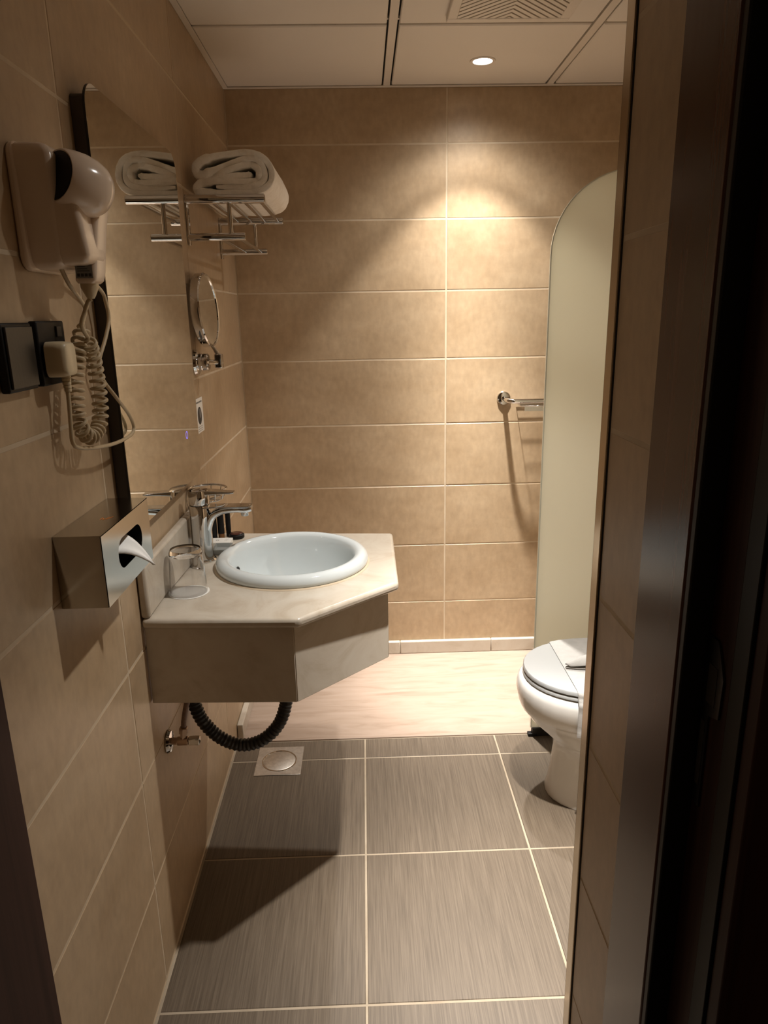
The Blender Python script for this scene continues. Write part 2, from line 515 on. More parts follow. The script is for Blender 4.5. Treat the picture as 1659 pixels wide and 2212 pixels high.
pl = mk('strike_plate', *xform(prism([(0, 0), (0.018, 0), (0.018, 0.115), (0.038, 0.122), (0.040, 0.168), (0.028, 0.195), (0.022, 0.205), (0, 0.205)], 0, 0.0022),
        Matrix(((0, 0, -1, JX + 0.0217), (-1, 0, 0, 0.690), (0, 1, 0, 0.925), (0, 0, 0, 1)))), 'strike', dr)
mk('strike_hole', *box(JX + 0.0190, JX + 0.0194, 0.662, 0.680, 1.055, 1.10), 'dark_gap', pl)
mk('strike_hole', *box(JX + 0.0190, JX + 0.0194, 0.676, 0.685, 0.95, 1.03), 'dark_gap', pl)
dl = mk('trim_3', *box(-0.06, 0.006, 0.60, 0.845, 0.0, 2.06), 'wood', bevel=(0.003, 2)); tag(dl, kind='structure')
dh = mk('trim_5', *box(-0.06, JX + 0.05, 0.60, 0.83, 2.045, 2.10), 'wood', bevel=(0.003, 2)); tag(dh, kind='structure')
# corridor outside
cf = mk('floor_corridor', *box(-0.9, 2.2, -1.6, 0.62, -0.06, -0.001), 'carpet'); tag(cf, kind='structure')
cw = mk('wall_corridor', *join(box(JX + 0.0505, 2.2, 0.615, 0.827, 0.0, 2.4), box(-0.9, -0.0605, 0.60, 0.84, 0.0, 2.4), box(-0.06, JX + 0.05, 0.60, 0.827, 2.1005, 2.4)), 'plaster'); tag(cw, kind='structure')

# ------------------------------------------------------------------ ceiling lamps and extractor grille
def downlight(x, y, watts, label):
    o = empty('recessed_downlight', (x, y, ZC), label, 'ceiling light', 'recessed ceiling downlights')
    mt = Matrix.Translation((x, y, ZC))
    mk('trim_ring', *lathe([(0.0315, -0.001), (0.033, -0.004), (0.041, -0.004), (0.043, -0.0015), (0.043, -0.0003), (0.0315, -0.0003)], 48, mt, close=True), 'bar', o, smooth=40)
    mk('diffuser', *lathe([(0.0, -0.0022), (0.0312, -0.0022), (0.0312, -0.0006), (0.0, -0.0006)], 40, mt), 'lamp_glow', o)
    ld = bpy.data.lights.new('downlight_beam', 'SPOT')
    ld.energy = watts
    ld.color = LAMP_COL
    ld.spot_size = math.radians(165)
    ld.spot_blend = 0.35
    # photometric curve of the lamp: a bright core with a weak wide skirt
    ld.use_nodes = True
    nt = ld.node_tree
    em = nt.nodes['Emission']
    ge = N(nt, 'ShaderNodeNewGeometry')
    sx_ = N(nt, 'ShaderNodeSeparateXYZ')
    ab = N(nt, 'ShaderNodeMath', operation='ABSOLUTE')
    ac = N(nt, 'ShaderNodeMath', operation='ARCCOSINE')
    fc = N(nt, 'ShaderNodeFloatCurve')
    mp = N(nt, 'ShaderNodeMath', operation='DIVIDE'); mp.inputs[1].default_value = PI / 2
    L = nt.links.new
    L(ge.outputs['Incoming'], sx_.inputs[0]); L(sx_.outputs['Z'], ab.inputs[0]); L(ab.outputs[0], ac.inputs[0])
    L(ac.outputs[0], mp.inputs[0]); L(mp.outputs[0], fc.inputs['Value']); L(fc.outputs[0], em.inputs['Strength'])
    cv = fc.mapping.curves[0]
    for i, (deg, v) in enumerate(LAMP_CURVE):
        if i < 2: cv.points[i].location = (deg / 90.0, v)
        else: cv.points.new(deg / 90.0, v)
    fc.mapping.update()
    ld.shadow_soft_size = 0.022
    lo = bpy.data.objects.new('downlight_beam', ld)
    COL.objects.link(lo)
    lo.parent = o
    lo.location = (0, 0, -0.027)
    return o
downlight(0.905, 2.646, LAMP_W_A, 'lit round downlight in the ceiling panel nearest the back wall')
downlight(0.89, 1.39, LAMP_W_B, 'lit round downlight in the ceiling near the doorway')

vx, vy, vw, vt = 0.914, 2.112, 0.172, 0.018
ve = empty('extractor_grille', (vx, vy, ZC), 'square white ceiling extractor grille with diagonal slots', 'vent')
def grille():
    # frame border as four strips plus diagonal slats in four quadrants
    o = []
    z0, z1 = ZC - vt, ZC - 0.0003
    b = 0.028
    mk('grille_frame', *join(box(vx - vw, vx + vw, vy - vw, vy - vw + b, z0, z1), box(vx - vw, vx + vw, vy + vw - b, vy + vw, z0, z1),
       box(vx - vw, vx - vw + b, vy - vw + b, vy + vw - b, z0, z1), box(vx + vw - b, vx + vw, vy - vw + b, vy + vw - b, z0, z1)), 'bar', ve, bevel=(0.003, 2))
    mk('grille_back', *box(vx - vw + b, vx + vw - b, vy - vw + b, vy + vw - b, z1 - 0.004, z1 - 0.001), 'dark_gap', ve)
    q = vw - b
    for sx_, sy_ in ((-1, 1), (1, 1), (-1, -1), (1, -1)):
        # slats run so that they form nested diamonds: |x|+|y| = c ; clip to the quadrant square [0,q]^2
        step, wd = 0.025, 0.0175
        c = 0.004
        while c < 2 * q:
            c0, c1 = c, min(c + wd, 2 * q)
            def seg(cc):
                # rotated: lines u = y - x shifted
                a = (max(0, cc - q), min(q, cc)); bb = (min(q, cc), max(0, cc - q))
                return a, bb
            (a0, a1), (b0, b1) = seg(c0), seg(c1)
            P0, P1 = seg(c0); Q0, Q1 = seg(c1)
            poly = [P0, P1]
            if c0 < q < c1: poly += [(q, 0)]
            poly += [Q1, Q0]
            if c0 < q < c1: poly += [(0, q)]
            pts = []
            for (px, py) in poly:
                # mirror so diagonals run outward from the centre line of the front edge
                X = vx + sx_ * (q - px) * 1.0
                Y = vy + sy_ * py
                pts.append((X, Y))
            area = sum(pts[i][0] * pts[(i + 1) % len(pts)][1] - pts[(i + 1) % len(pts)][0] * pts[i][1] for i in range(len(pts)))
            if area < 0: pts = pts[::-1]
            if abs(area) > 1e-6:
                mk('grille_slat', *prism(pts, z0 + 0.0015, z0 + 0.006), 'bar', ve)
            c += step
grille()

# ------------------------------------------------------------------ frosted shower screen
SXL, SZT = 1.056, 1.868
out = [(SXL, 0.03)]
cxr, czr = 0.235, 0.235
for i in range(15):
    a = PI - (PI / 2) * i / 14
    out.append((SXL + cxr + cxr * math.cos(a), SZT - czr + czr * math.sin(a)))
out.append((XR - 0.004, SZT)); out.append((XR - 0.004, 0.03))
GY0, GY1 = 2.236, 2.2455
scr = empty('shower_screen', (1.4, 2.24, 0), 'frosted glass shower screen with rounded top corner behind the toilet', 'shower screen')
V = [(x, GY0, z) for x, z in out] + [(x, GY1, z) for x, z in out]
n = len(out)
mk('glass_pane', V, [tuple(range(n)), tuple(range(2 * n - 1, n - 1, -1))] + [((i + 1) % n, i, n + i, n + (i + 1) % n) for i in range(n)], 'frosted', scr)
# polished rim along the free edge
rim = [(x, z) for x, z in out[:-1]]
rimV, rimF = [], []
for (x, z) in rim:
    for y in (GY0 - 0.0004, GY1 + 0.0004):
        rimV.append((x, y, z))
def rim_off(i):
    p0 = Vector((*rim[max(i - 1, 0)], 0)); p1 = Vector((*rim[min(i + 1, len(rim) - 1)], 0))
    d = (p1 - p0).normalized()
    return Vector((-d.y, d.x, 0))
secs = []
for i, (x, z) in enumerate(rim):
    nn = rim_off(i)
    ox, oz = nn.x * 0.0018, nn.y * 0.0018
    ix, iz = -nn.x * 0.0015, -nn.y * 0.0015
    secs.append([(x + ix, GY0 - 0.0005, z + iz), (x + ox, GY0 + 0.0012, z + oz), (x + ox, GY1 - 0.0012, z + oz), (x + ix, GY1 + 0.0005, z + iz)])
mk('polished_edge', *loft(secs), 'glass_edge', scr)
mk('floor_channel', *box(SXL + 0.004, XR - 0.004, 2.228, 2.252, 0.0005, 0.0315), 'dark_gap', scr)  # dark strip filling the space under the glass
mk('corner_clamp', *box(SXL - 0.012, SXL + 0.022, 2.226, 2.246, 0.0005, 0.012), 'black', scr, bevel=(0.002, 2))

# ------------------------------------------------------------------ vanity: marble apron, worktop, basin
ZT = 0.853
ct = empty('vanity_worktop', (0.28, 1.7, ZT - 0.022), 'cream marble worktop with cut-off corner around the round basin', 'worktop')
top = [(0.002, 1.402), (0.336, 1.384), (0.557, 1.584), (0.559, 1.985), (0.002, 2.035)]
# slab with the bowl hole cut out
def slab_with_hole(poly, c, r, z0, z1, n=64):
    ring = [(c[0] + r * math.cos(2 * PI * i / n), c[1] + r * math.sin(2 * PI * i / n)) for i in range(n)]
    def hit(a):
        d = Vector((math.cos(a), math.sin(a)))
        best = None
        for i in range(len(poly)):
            p = Vector(poly[i]); q = Vector(poly[(i + 1) % len(poly)])
            e = q - p
            den = d.x * e.y - d.y * e.x
            if abs(den) < 1e-9: continue
            w_ = p - Vector(c)
            t = (w_.x * e.y - w_.y * e.x) / den
            s = (w_.x * d.y - w_.y * d.x) / den
            if t > 0 and -1e-6 <= s <= 1 + 1e-6 and (best is None or t < best): best = t
        return (c[0] + d.x * best, c[1] + d.y * best)
    angs = [2 * PI * i / n for i in range(n)]
    ca = [math.atan2(p[1] - c[1], p[0] - c[0]) % (2 * PI) for p in poly]
    outer = [hit(a) for a in angs]
    for p, a in zip(poly, ca):      # snap the nearest ray to each corner
        i = min(range(n), key=lambda k: min(abs(angs[k] - a), 2 * PI - abs(angs[k] - a)))
        outer[i] = p
    V, F = [], []
    for z in (z0, z1):
        V += [(x, y, z) for x, y in outer] + [(x, y, z) for x, y in ring]
    for i in range(n):
        j = (i + 1) % n
        F.append((2 * n + i, 2 * n + j, 3 * n + j, 3 * n + i))       # top
        F.append((j, i, n + i, n + j))                               # bottom
        F.append((i, j, 2 * n + j, 2 * n + i))                       # outer side
        F.append((n + j, n + i, 3 * n + i, 3 * n + j))               # hole side
    return V, F, outer
BC, BR = (0.291, 1.742), 0.194
V, F, outer = slab_with_hole(top, BC, 0.172, ZT - 0.022, ZT)
# bullnose: pull bottom/top outer edges into a rounded profile with a bevel on the convex rim
mk('slab', V, F, 'marble', ct, bevel=(0.008, 3))
bsp = mk('backsplash', *box(0.0008, 0.021, 1.405, 2.032, ZT + 0.0005, 0.972), 'marble', ct, bevel=(0.007, 3))

ap = empty('vanity_apron', (0.28, 1.65, 0.648), 'cream marble apron panels hanging under the worktop', 'vanity')
def panel(p, q, name='apron_panel', t=0.018, z0=0.650, z1=ZT - 0.0225):
    p, q = Vector(p), Vector(q)
    d = (q - p).normalized(); nn = Vector((d.y, -d.x))      # outward on the right-hand side of p->q
    a, b = p, q
    c_, e_ = q - nn * t, p - nn * t
    return mk(name, *prism([tuple(a), tuple(b), tuple(c_), tuple(e_)], z0, z1), 'marble', ap, bevel=(0.0015, 2))
panel((0.003, 1.412), (0.3225, 1.397))
panel((0.3235, 1.3975), (0.531, 1.599))
panel((0.5315, 1.6005), (0.533, 1.972))
panel((0.514, 1.974), (0.003, 2.018))

bs = empty('wash_basin', (BC[0], BC[1], ZT), 'round white ceramic drop-in wash basin', 'basin')
mt = Matrix.Translation((BC[0], BC[1], ZT))
prof = [(0.158, -0.001), (0.190, 0.0005), (0.1945, 0.006), (0.195, 0.014), (0.191, 0.023), (0.183, 0.029), (0.174, 0.0305), (0.166, 0.028), (0.160, 0.0215),
        (0.156, 0.010), (0.152, -0.010), (0.143, -0.045), (0.124, -0.085), (0.095, -0.112), (0.06, -0.125), (0.028, -0.129), (0.020, -0.132), (0.0, -0.132),
        (0.0, -0.142), (0.03, -0.142), (0.065, -0.136), (0.103, -0.122), (0.133, -0.093), (0.152, -0.05), (0.160, -0.015)]
mk('bowl', *lathe(prof, 72, mt, close=True), 'ceramic', bs, smooth=50)
dv = Vector((-0.148, 0.019, 0)).normalized()
pt = Vector((BC[0], BC[1], ZT)) + dv * 0.1475 + Vector((0, 0, -0.023))
nrm = (-dv + Vector((0, 0, 0.22))).normalized()
oh = mk('overflow_hole', *lathe([(0.0, 0.0008), (0.0085, 0.0008), (0.0093, 0.0)], 24, frame(nrm, pt), sx=1.6, sy=1.0), 'dark_gap', bs)
mk('waste_plug', *lathe([(0.0, -0.1265), (0.018, -0.1265), (0.021, -0.1285), (0.021, -0.131), (0.0, -0.131)], 32, mt), 'chrome', bs, smooth=40)
mk('sealant_bead', *lathe([(0.1945, 0.0002), (0.1985, 0.0002), (0.1955, 0.0035), (0.193, 0.0035)], 64, mt, close=True), 'grout', bs, smooth=60)

# ------------------------------------------------------------------ tap
FX, FY = 0.0535, 1.785
fa = empty('basin_tap', (FX, FY, ZT), 'tall chrome single-lever mixer tap beside the basin', 'tap')
mt = Matrix.Translation((FX, FY, ZT))
mk('base_ring', *lathe([(0.0, 0.0004), (0.0325, 0.0004), (0.033, 0.003), (0.030, 0.006), (0.0, 0.006)], 40, mt), 'chrome', fa, smooth=40)
mk('body', *lathe([(0.0, 0.005), (0.0275, 0.005), (0.0272, 0.06), (0.0265, 0.12), (0.0265, 0.149), (0.0255, 0.151), (0.0, 0.151)], 48, mt), 'chrome', fa, smooth=35)
sp = catmull([(0.071, FY, 0.868), (0.070, FY, 0.91), (0.072, FY, 0.943), (0.085, FY, 0.972), (0.110, FY, 0.987), (0.145, FY, 0.991), (0.172, FY, 0.990), (0.188, FY, 0.993)], 6)
nsp = len(sp)
rr = [0.0095 + 0.001 * math.sin(PI * i / nsp) for i in range(nsp)]
rr[-1] = 0.006
wid = [0.0175 + 0.001 * (i / nsp) for i in range(nsp)]
spo = mk('spout', *tube(sp, rr, 24, ry=wid, hint=(1, 0, 0.2)), 'chrome', fa, smooth=40)
mk('spout_plate', *loft([[(x, FY + w_ * s_, z) for s_, z in ((-1, 0.9975), (1, 0.9975), (1, 1.0005), (-1, 1.0005))] for x, w_ in ((0.06, 0.024), (0.09, 0.021), (0.17, 0.0195), (0.183, 0.017), (0.189, 0.008))]), 'chrome', fa, bevel=(0.001, 2))
mk('aerator', *lathe([(0.0, -0.012), (0.0095, -0.012), (0.0105, -0.008), (0.0105, 0.0), (0.0, 0.0)], 28, Matrix.Translation((0.169, FY, 0.984))), 'chrome', spo, smooth=40)
cap = mk('handle_cap', *lathe([(0.0, 0.152), (0.0245, 0.152), (0.0265, 0.156), (0.0270, 0.182), (0.0255, 0.190), (0.021, 0.193), (0.0, 0.194)], 40, mt), 'chrome', fa, smooth=40)
lev = [[(x, FY - w_, z - t_), (x, FY + w_, z - t_), (x, FY + w_, z), (x, FY - w_, z)] for x, w_, z, t_ in
       ((0.045, 0.022, 1.044, 0.012), (0.075, 0.0185, 1.0425, 0.011), (0.11, 0.015, 1.0395, 0.007), (0.135, 0.0135, 1.0375, 0.0055), (0.146, 0.011, 1.037, 0.004))]
mk('lever', *loft(lev), 'chrome', fa, bevel=(0.0025, 3))

# ------------------------------------------------------------------ wire soap basket on the wall
wbk = empty('wire_soap_basket', (0.0, 1.885, 0.98), 'small round chrome wire basket on the wall behind the tap', 'basket')
bx, by, bz, br = 0.054, 1.885, 1.022, 0.051
mk('rim_wire', *tube([(bx + br * math.cos(2 * PI * i / 40), by + br * math.sin(2 * PI * i / 40), bz) for i in range(40)], 0.0032, 8, closed=True), 'chrome', wbk, smooth=60)
mk('base_wire', *tube([(bx + 0.04 * math.cos(2 * PI * i / 40), by + 0.04 * math.sin(2 * PI * i / 40), bz - 0.028) for i in range(40)], 0.0016, 6, closed=True), 'chrome', wbk, smooth=60)
for i in range(10):
    a = 2 * PI * (i + 0.5) / 10
    c, s = math.cos(a), math.sin(a)
    mk('upright_wire', *tube([(bx + br * c, by + br * s, bz), (bx + 0.044 * c, by + 0.044 * s, bz - 0.024), (bx + 0.038 * c, by + 0.038 * s, bz - 0.029), (bx + 0.006 * c, by + 0.006 * s, bz - 0.029)], 0.0012, 6), 'chrome', wbk, smooth=60)
for s in (-1, 1):
    mk('wall_hook', *tube(catmull([(bx - br + 0.006, by + s * 0.02, bz), (0.004, by + s * 0.022, bz - 0.004), (0.003, by + s * 0.022, bz - 0.04), (0.012, by + s * 0.02, bz - 0.046)], 6), 0.0014, 6), 'chrome', wbk, smooth=60)

# ------------------------------------------------------------------ tumbler with a painted caustic disc under it, toiletries
tb = mk('drinking_glass', *lathe([(0.0415, 0.0015), (0.0425, 0.0015), (0.0375, 0.100), (0.034, 0.107), (0.0, 0.107), (0.0, 0.094), (0.033, 0.092), (0.0355, 0.088)], 56,
        Matrix.Translation((0.0675, 1.556, ZT)), close=False), 'glass', smooth=40, loc=(0.0675, 1.556, ZT))
# close the rim
me = tb.data
tag(tb, 'clear upturned drinking glass on a white paper coaster', 'glass')
import bmesh
bm = bmesh.new(); bm.from_mesh(me)
be = [e for e in bm.edges if e.is_boundary]
if be: bmesh.ops.bridge_loops(bm, edges=be)
bmesh.ops.recalc_face_normals(bm, faces=bm.faces)
for f in bm.faces: f.smooth = True
bm.to_mesh(me); bm.free()
me.set_sharp_from_angle(angle=math.radians(40))
co = mk('paper_coaster', *lathe([(0.0, 0.0004), (0.0465, 0.0004), (0.0468, 0.0008), (0.0465, 0.0012), (0.0, 0.0012)], 48, Matrix.Translation((0.0675, 1.556, ZT))), 'paper', loc=(0.0675, 1.556, ZT))  # pale disc stands in for the light focused under the glass
tag(co, 'thin round white paper coaster under the upturned glass', 'coaster')

def bottle(x, y, r, h, label, cap='black'):
    o = empty('toiletry_bottle', (x, y, ZT), label, 'bottle', 'black toiletry bottles behind the tap')
    mt = Matrix.Translation((x, y, ZT + 0.0004))
    mk('cap', *lathe([(0.0, 0.0), (r * 0.98, 0.0), (r, 0.002), (r, 0.018), (0.0, 0.018)], 24, mt), cap, o, smooth=40)
    secs = []
    for z, k in ((0.018, 1.0), (h * 0.45, 1.02), (h * 0.8, 0.80), (h * 0.97, 0.35), (h, 0.2)):
        secs.append([(x + r * 1.06 * math.cos(2 * PI * i / 24), y + r * 1.06 * k * math.sin(2 * PI * i / 24), ZT + z) for i in range(24)])
    mk('tube', *loft(secs), 'black', o, smooth=50)
bottle(0.046, 1.957, 0.0095, 0.084, 'black toiletry tube nearest the tap, leftmost of the three')
bottle(0.0655, 1.966, 0.0088, 0.084, 'black toiletry tube with brown cap, middle of the three', 'amber')
bottle(0.0815, 1.992, 0.0070, 0.082, 'slimmer black toiletry tube, farthest of the three')
jr = empty('cosmetic_jar', (0.107, 1.975, ZT), 'flat round black jar on the worktop behind the basin', 'jar')
mt = Matrix.Translation((0.107, 1.975, ZT + 0.0004))
mk('jar_body', *lathe([(0.0, 0), (0.020, 0), (0.022, 0.002), (0.022, 0.010), (0.020, 0.012), (0.0, 0.012)], 32, mt), 'black', jr, smooth=40)
mk('jar_lid', *lathe([(0.0, 0.0125), (0.017, 0.0125), (0.018, 0.0135), (0.016, 0.015), (0.0, 0.015)], 32, mt), 'jar_red', jr, smooth=40)
sd = empty('soap_dish', (0.07, 1.85, ZT), 'grey glass soap dish in front of the white carton', 'soap dish')
mk('dish_tray', *join(box(0.066, 0.112, 1.822, 1.888, ZT + 0.0005, ZT + 0.003), box(0.066, 0.112, 1.822, 1.825, ZT + 0.003, ZT + 0.013), box(0.066, 0.112, 1.885, 1.888, ZT + 0.003, ZT + 0.013),
      box(0.066, 0.069, 1.825, 1.885, ZT + 0.003, ZT + 0.013), box(0.109, 0.112, 1.825, 1.885, ZT + 0.003, ZT + 0.013)), 'dish', sd)
cb = empty('soap_carton', (0.07, 1.915, ZT), 'small flat white printed carton on the worktop by the tap', 'box')
mk('carton', *box(0.046, 0.103, 1.892, 1.937, ZT + 0.0005, ZT + 0.0125), 'paper', cb, bevel=(0.0008, 2))
zz = ZT + 0.01262
mk('printed_ring', *lathe([(0.0030, zz), (0.0042, zz)], 20, Matrix.Translation((0.064, 1.914, 0))), 'print', cb)
for k in (0.084, 0.0885):
    mk('printed_line', [(k, 1.905, zz), (k + 0.0008, 1.905, zz), (k + 0.0048, 1.927, zz), (k + 0.004, 1.927, zz)], [(0, 1, 2, 3)], 'print_grey', cb)

# ------------------------------------------------------------------ wall mirror
MY0, MY1, MZ0, MZ1, MX = 1.345, 1.946, 1.060, 1.858, 0.030
mi = empty('wall_mirror', (0, (MY0 + MY1) / 2, MZ0), 'large frameless mirror with rounded corners on the left wall', 'mirror')
ol = rrect(MY1 - MY0, MZ1 - MZ0, 0.045, 8)
cy, cz = (MY0 + MY1) / 2, (MZ0 + MZ1) / 2
def plate(ol, x0, x1, cy, cz):
    n = len(ol)
    V = [(x0, cy + a, cz + b) for a, b in ol] + [(x1, cy + a, cz + b) for a, b in ol]
    F = [tuple(range(n - 1, -1, -1)), tuple(range(n, 2 * n))] + [(i, (i + 1) % n, n + (i + 1) % n, n + i) for i in range(n)]
    return V, F
mk('mirror_glass', *plate(ol, MX - 0.0008, MX, cy, cz), 'mirror', mi)
mk('mirror_backing', *plate(ol, MX - 0.0052, MX - 0.0009, cy, cz), 'black_frame', mi)
mk('mounting_box', *plate(rrect(MY1 - MY0 - 0.022, MZ1 - MZ0 - 0.04, 0.01, 4), 0.0006, MX - 0.0053, cy, cz), 'brown_box', mi)
M['touch'] = emit('touch_icon_lit', (0.30, 0.22, 1.0), 0.8)
mk('touch_light', *lathe([(0.0082, 0.0), (0.0098, 0.0)], 28, frame((1, 0, 0), (MX + 0.0003, 1.817, 1.180))), 'touch', mi)

# ------------------------------------------------------------------ towel shelf
SY0, SY1, SZU, SZL = 2.15, 2.636, 1.787, 1.688
ts = empty('towel_shelf', (0, (SY0 + SY1) / 2, SZL), 'chrome two-tier towel shelf on the left wall', 'towel rack')
def xtube(name, y, z, x1, r, parent=ts):
    return mk(name, *lathe([(0, 0.001), (r, 0.001), (r, x1 - 0.0015), (r - 0.0015, x1), (0, x1)], 28, frame((1, 0, 0), (0, y, z))), 'chrome', parent, smooth=35)
for y in (SY0, SY1):
    xtube('shelf_arm', y, SZU, 0.222, 0.0125)
    xtube('rail_arm', y, SZL, 0.162, 0.0105)
    mk('upright_post', *tube([(0.122, y, SZL + 0.008), (0.122, y, SZU - 0.008)], 0.0065, 16), 'chrome', ts, smooth=60)
    mk('wall_plate', *box(0.0008, 0.008, y - 0.009, y + 0.009, SZL - 0.022, SZU + 0.012), 'chrome', ts, bevel=(0.002, 2))
for x in (0.066, 0.112, 0.158, 0.204):
    mk('shelf_bar', *tube([(x, SY0 + 0.004, SZU), (x, SY1 - 0.004, SZU)], 0.0055, 14), 'chrome', ts, smooth=60)
for x in (0.086, 0.140):
    mk('hanging_rail', *tube([(x, SY0 + 0.004, SZL), (x, SY1 - 0.004, SZL)], 0.0055, 14), 'chrome', ts, smooth=60)

# folded towel: one long strip, folded and rolled, seen end-on
Z0 = SZU + 0.0068
pz = [(985, 420), (900, 432), (700, 446), (480, 458), (405, 446), (480, 415), (650, 365), (850, 295), (970, 285), (1060, 340), (1085, 430), (1040, 510), (850, 525), (500, 508), (270, 512), (165, 560), (150, 625), (230, 668), (600, 672),
      (1000, 670), (1190, 600), (1270, 460), (1240, 290), (1110, 170), (900, 125), (500, 160), (260, 225), (150, 310), (165, 400), (270, 422), (400, 372), (650, 285), (880, 205),
      (1040, 215), (1140, 310), (1175, 440), (1120, 550), (960, 595), (700, 592), (430, 590)]
pz = [((0.017 + (a - 65) / 5364.0), Z0 + 0.0135 + (670 - b) / 5364.0) for a, b in pz]
cl = catmull([(a, 0, b) for a, b in pz], 5)
def strip_outline(cl, t):
    L_, R__ = [], []
    for i, p in enumerate(cl):
        d = (cl[min(i + 1, len(cl) - 1)] - cl[max(i - 1, 0)]).normalized()
        nn = Vector((-d.z, 0, d.x))
        e = min(1.0, 0.45 + 0.55 * min(i, len(cl) - 1 - i) / 3.0)
        wob = (1.35 if p.x < 0.075 else 1.0) + 0.05 * math.sin(i * 0.9) + 0.04 * math.sin(i * 2.3 + 1)
        L_.append(p + nn * t * e * wob); R__.append(p - nn * t * e * wob)
    return L_, R__
Lo, Ro = strip_outline(cl, 0.0094)
ys = [2.168, 2.171, 2.18, 2.25, 2.35, 2.45, 2.54, 2.585, 2.592]
V, F = [], []
kk = len(cl)
for yi, y in enumerate(ys):
    sh = 0.0
    th = 0.72 if yi in (0, len(ys) - 1) else (0.9 if yi in (1, len(ys) - 2) else 1.0)
    for i in range(kk):
        mid = (Lo[i] + Ro[i]) / 2
        a = mid + (Lo[i] - mid) * th; b = mid + (Ro[i] - mid) * th
        wav = 0.0015 * math.sin(y * 37 + i * 0.21)
        yy = y + (0.004 * math.sin(i * 0.37) if yi < 2 or yi > len(ys) - 3 else 0)
        V.append((a.x + wav, yy, a.z)); V.append((b.x + wav, yy, b.z))
st = 2 * kk
for yi in range(len(ys) - 1):
    for i in range(kk - 1):
        a, b = yi * st + 2 * i, (yi + 1) * st + 2 * i
        F.append((a, a + 2, b + 2, b)); F.append((a + 1, b + 1, b + 3, a + 3))
    for i in (0, kk - 1):
        a, b = yi * st + 2 * i, (yi + 1) * st + 2 * i
        F.append((a, b, b + 1, a + 1))
for yi in (0, len(ys) - 1):
    for i in range(kk - 1):
        a = yi * st + 2 * i
        F.append((a, a + 1, a + 3, a + 2))
tw = mk('folded_towel', V, F, 'towel', smooth=60, loc=(0.12, 2.38, Z0))
tag(tw, 'thick white folded towel lying on the chrome shelf', 'towel')

# ------------------------------------------------------------------ round make-up mirror on arm
mm = empty('shaving_mirror', (0, 2.10, 1.345), 'round chrome magnifying mirror on a wall arm below the towel shelf', 'mirror')
mk('wall_flange', *lathe([(0, 0.0008), (0.036, 0.0008), (0.037, 0.004), (0.034, 0.011), (0.026, 0.014), (0, 0.014)], 40, frame((1, 0, 0), (0, 2.10, 1.345))), 'chrome', mm, smooth=40)
mk('arm_block', *lathe([(0, 0.013), (0.025, 0.013), (0.025, 0.022), (0.0235, 0.024), (0.025, 0.026), (0.025, 0.038), (0.022, 0.041), (0, 0.041)], 36, frame((1, 0, 0), (0, 2.103, 1.345))), 'chrome', mm, smooth=35)
mk('arm', *tube([(0.036, 2.105, 1.345), (0.052, 2.135, 1.343), (0.060, 2.155, 1.343)], 0.0075, 16), 'chrome', mm, smooth=60)
mk('swivel_block', *box(0.049, 0.071, 2.138, 2.166, 1.325, 1.366), 'chrome', mm, bevel=(0.003, 2))
mk('stem', *tube([(0.060, 2.148, 1.362), (0.052, 2.146, 1.378), (0.042, 2.143, 1.394)], [0.0075, 0.0055, 0.004], 14), 'chrome', mm, smooth=60)
nrm = Vector((0.985, -0.06, 0.045)).normalized()
fm = frame(nrm, (0.034, 2.137, 1.489))
disc = mk('mirror_disc_rim', *lathe([(0.0955, -0.0125), (0.100, -0.0135), (0.103, -0.010), (0.103, 0.010), (0.100, 0.0135), (0.0955, 0.0125)], 64, fm, close=True), 'chrome', mm, smooth=40)
mk('mirror_face', *lathe([(0.0, 0.0105), (0.096, 0.0105), (0.096, -0.0105), (0.0, -0.0105)], 64, fm), 'mirror', disc)
Yk = Vector((0, 1, 0)); rimtag = fm @ Vector((0, 0, 0))
mk('rim_sticker', *tube([tuple(fm @ Vector((0.1033 * math.cos(a), 0.1033 * math.sin(a), 0.0))) for a in [math.radians(d) for d in range(214, 231, 2)]], 0.0004, 4, ry=0.0085, fixed=True, hint=tuple(nrm)), 'print', disc)

# ------------------------------------------------------------------ sticker on the wall
stk = empty('notice_sticker', (0.001, 2.10, 1.143), 'small white printed notice stuck on the left wall tiles', 'sticker')
mk('card', *box(0.0006, 0.0016, 2.057, 2.147, 1.143, 1.243), 'paper', stk)
fx = frame((1, 0, 0), (0.00175, 2.101, 1.192))
mk('printed_oval', *lathe([(0.0, 0.0), (0.026, 0.0)], 32, fx, sx=1.0, sy=1.0), 'print', stk)
mk('printed_oval_inner', *lathe([(0.0, 0.0), (0.010, 0.0)], 24, frame((1, 0, 0), (0.0019, 2.108, 1.198)), sx=0.6, sy=1.4), 'print_grey', stk)
def dashes(y0, y1, z, h, n):
    s = (y1 - y0) / n
    parts = [([(0.00175, y0 + s * i, z), (0.00175, y0 + s * (i + 0.7), z), (0.00175, y0 + s * (i + 0.7), z + h), (0.00175, y0 + s * i, z + h)], [(0, 1, 2, 3)]) for i in range(n)]
    mk('printed_line', *join(*parts), 'print', stk)
dashes(2.064, 2.140, 1.229, 0.0048, 9)
for z in (1.160, 1.154, 1.148): dashes(2.075, 2.128, z, 0.0014, 11)

# ------------------------------------------------------------------ tissue box
TB = dict(x=0.0745, y0=1.057, y1=1.300, z0=1.026, z1=1.145)
tx = empty('tissue_box', (0, 1.17, TB['z0']), 'dark polished metal tissue box fixed on the left wall', 'tissue box')
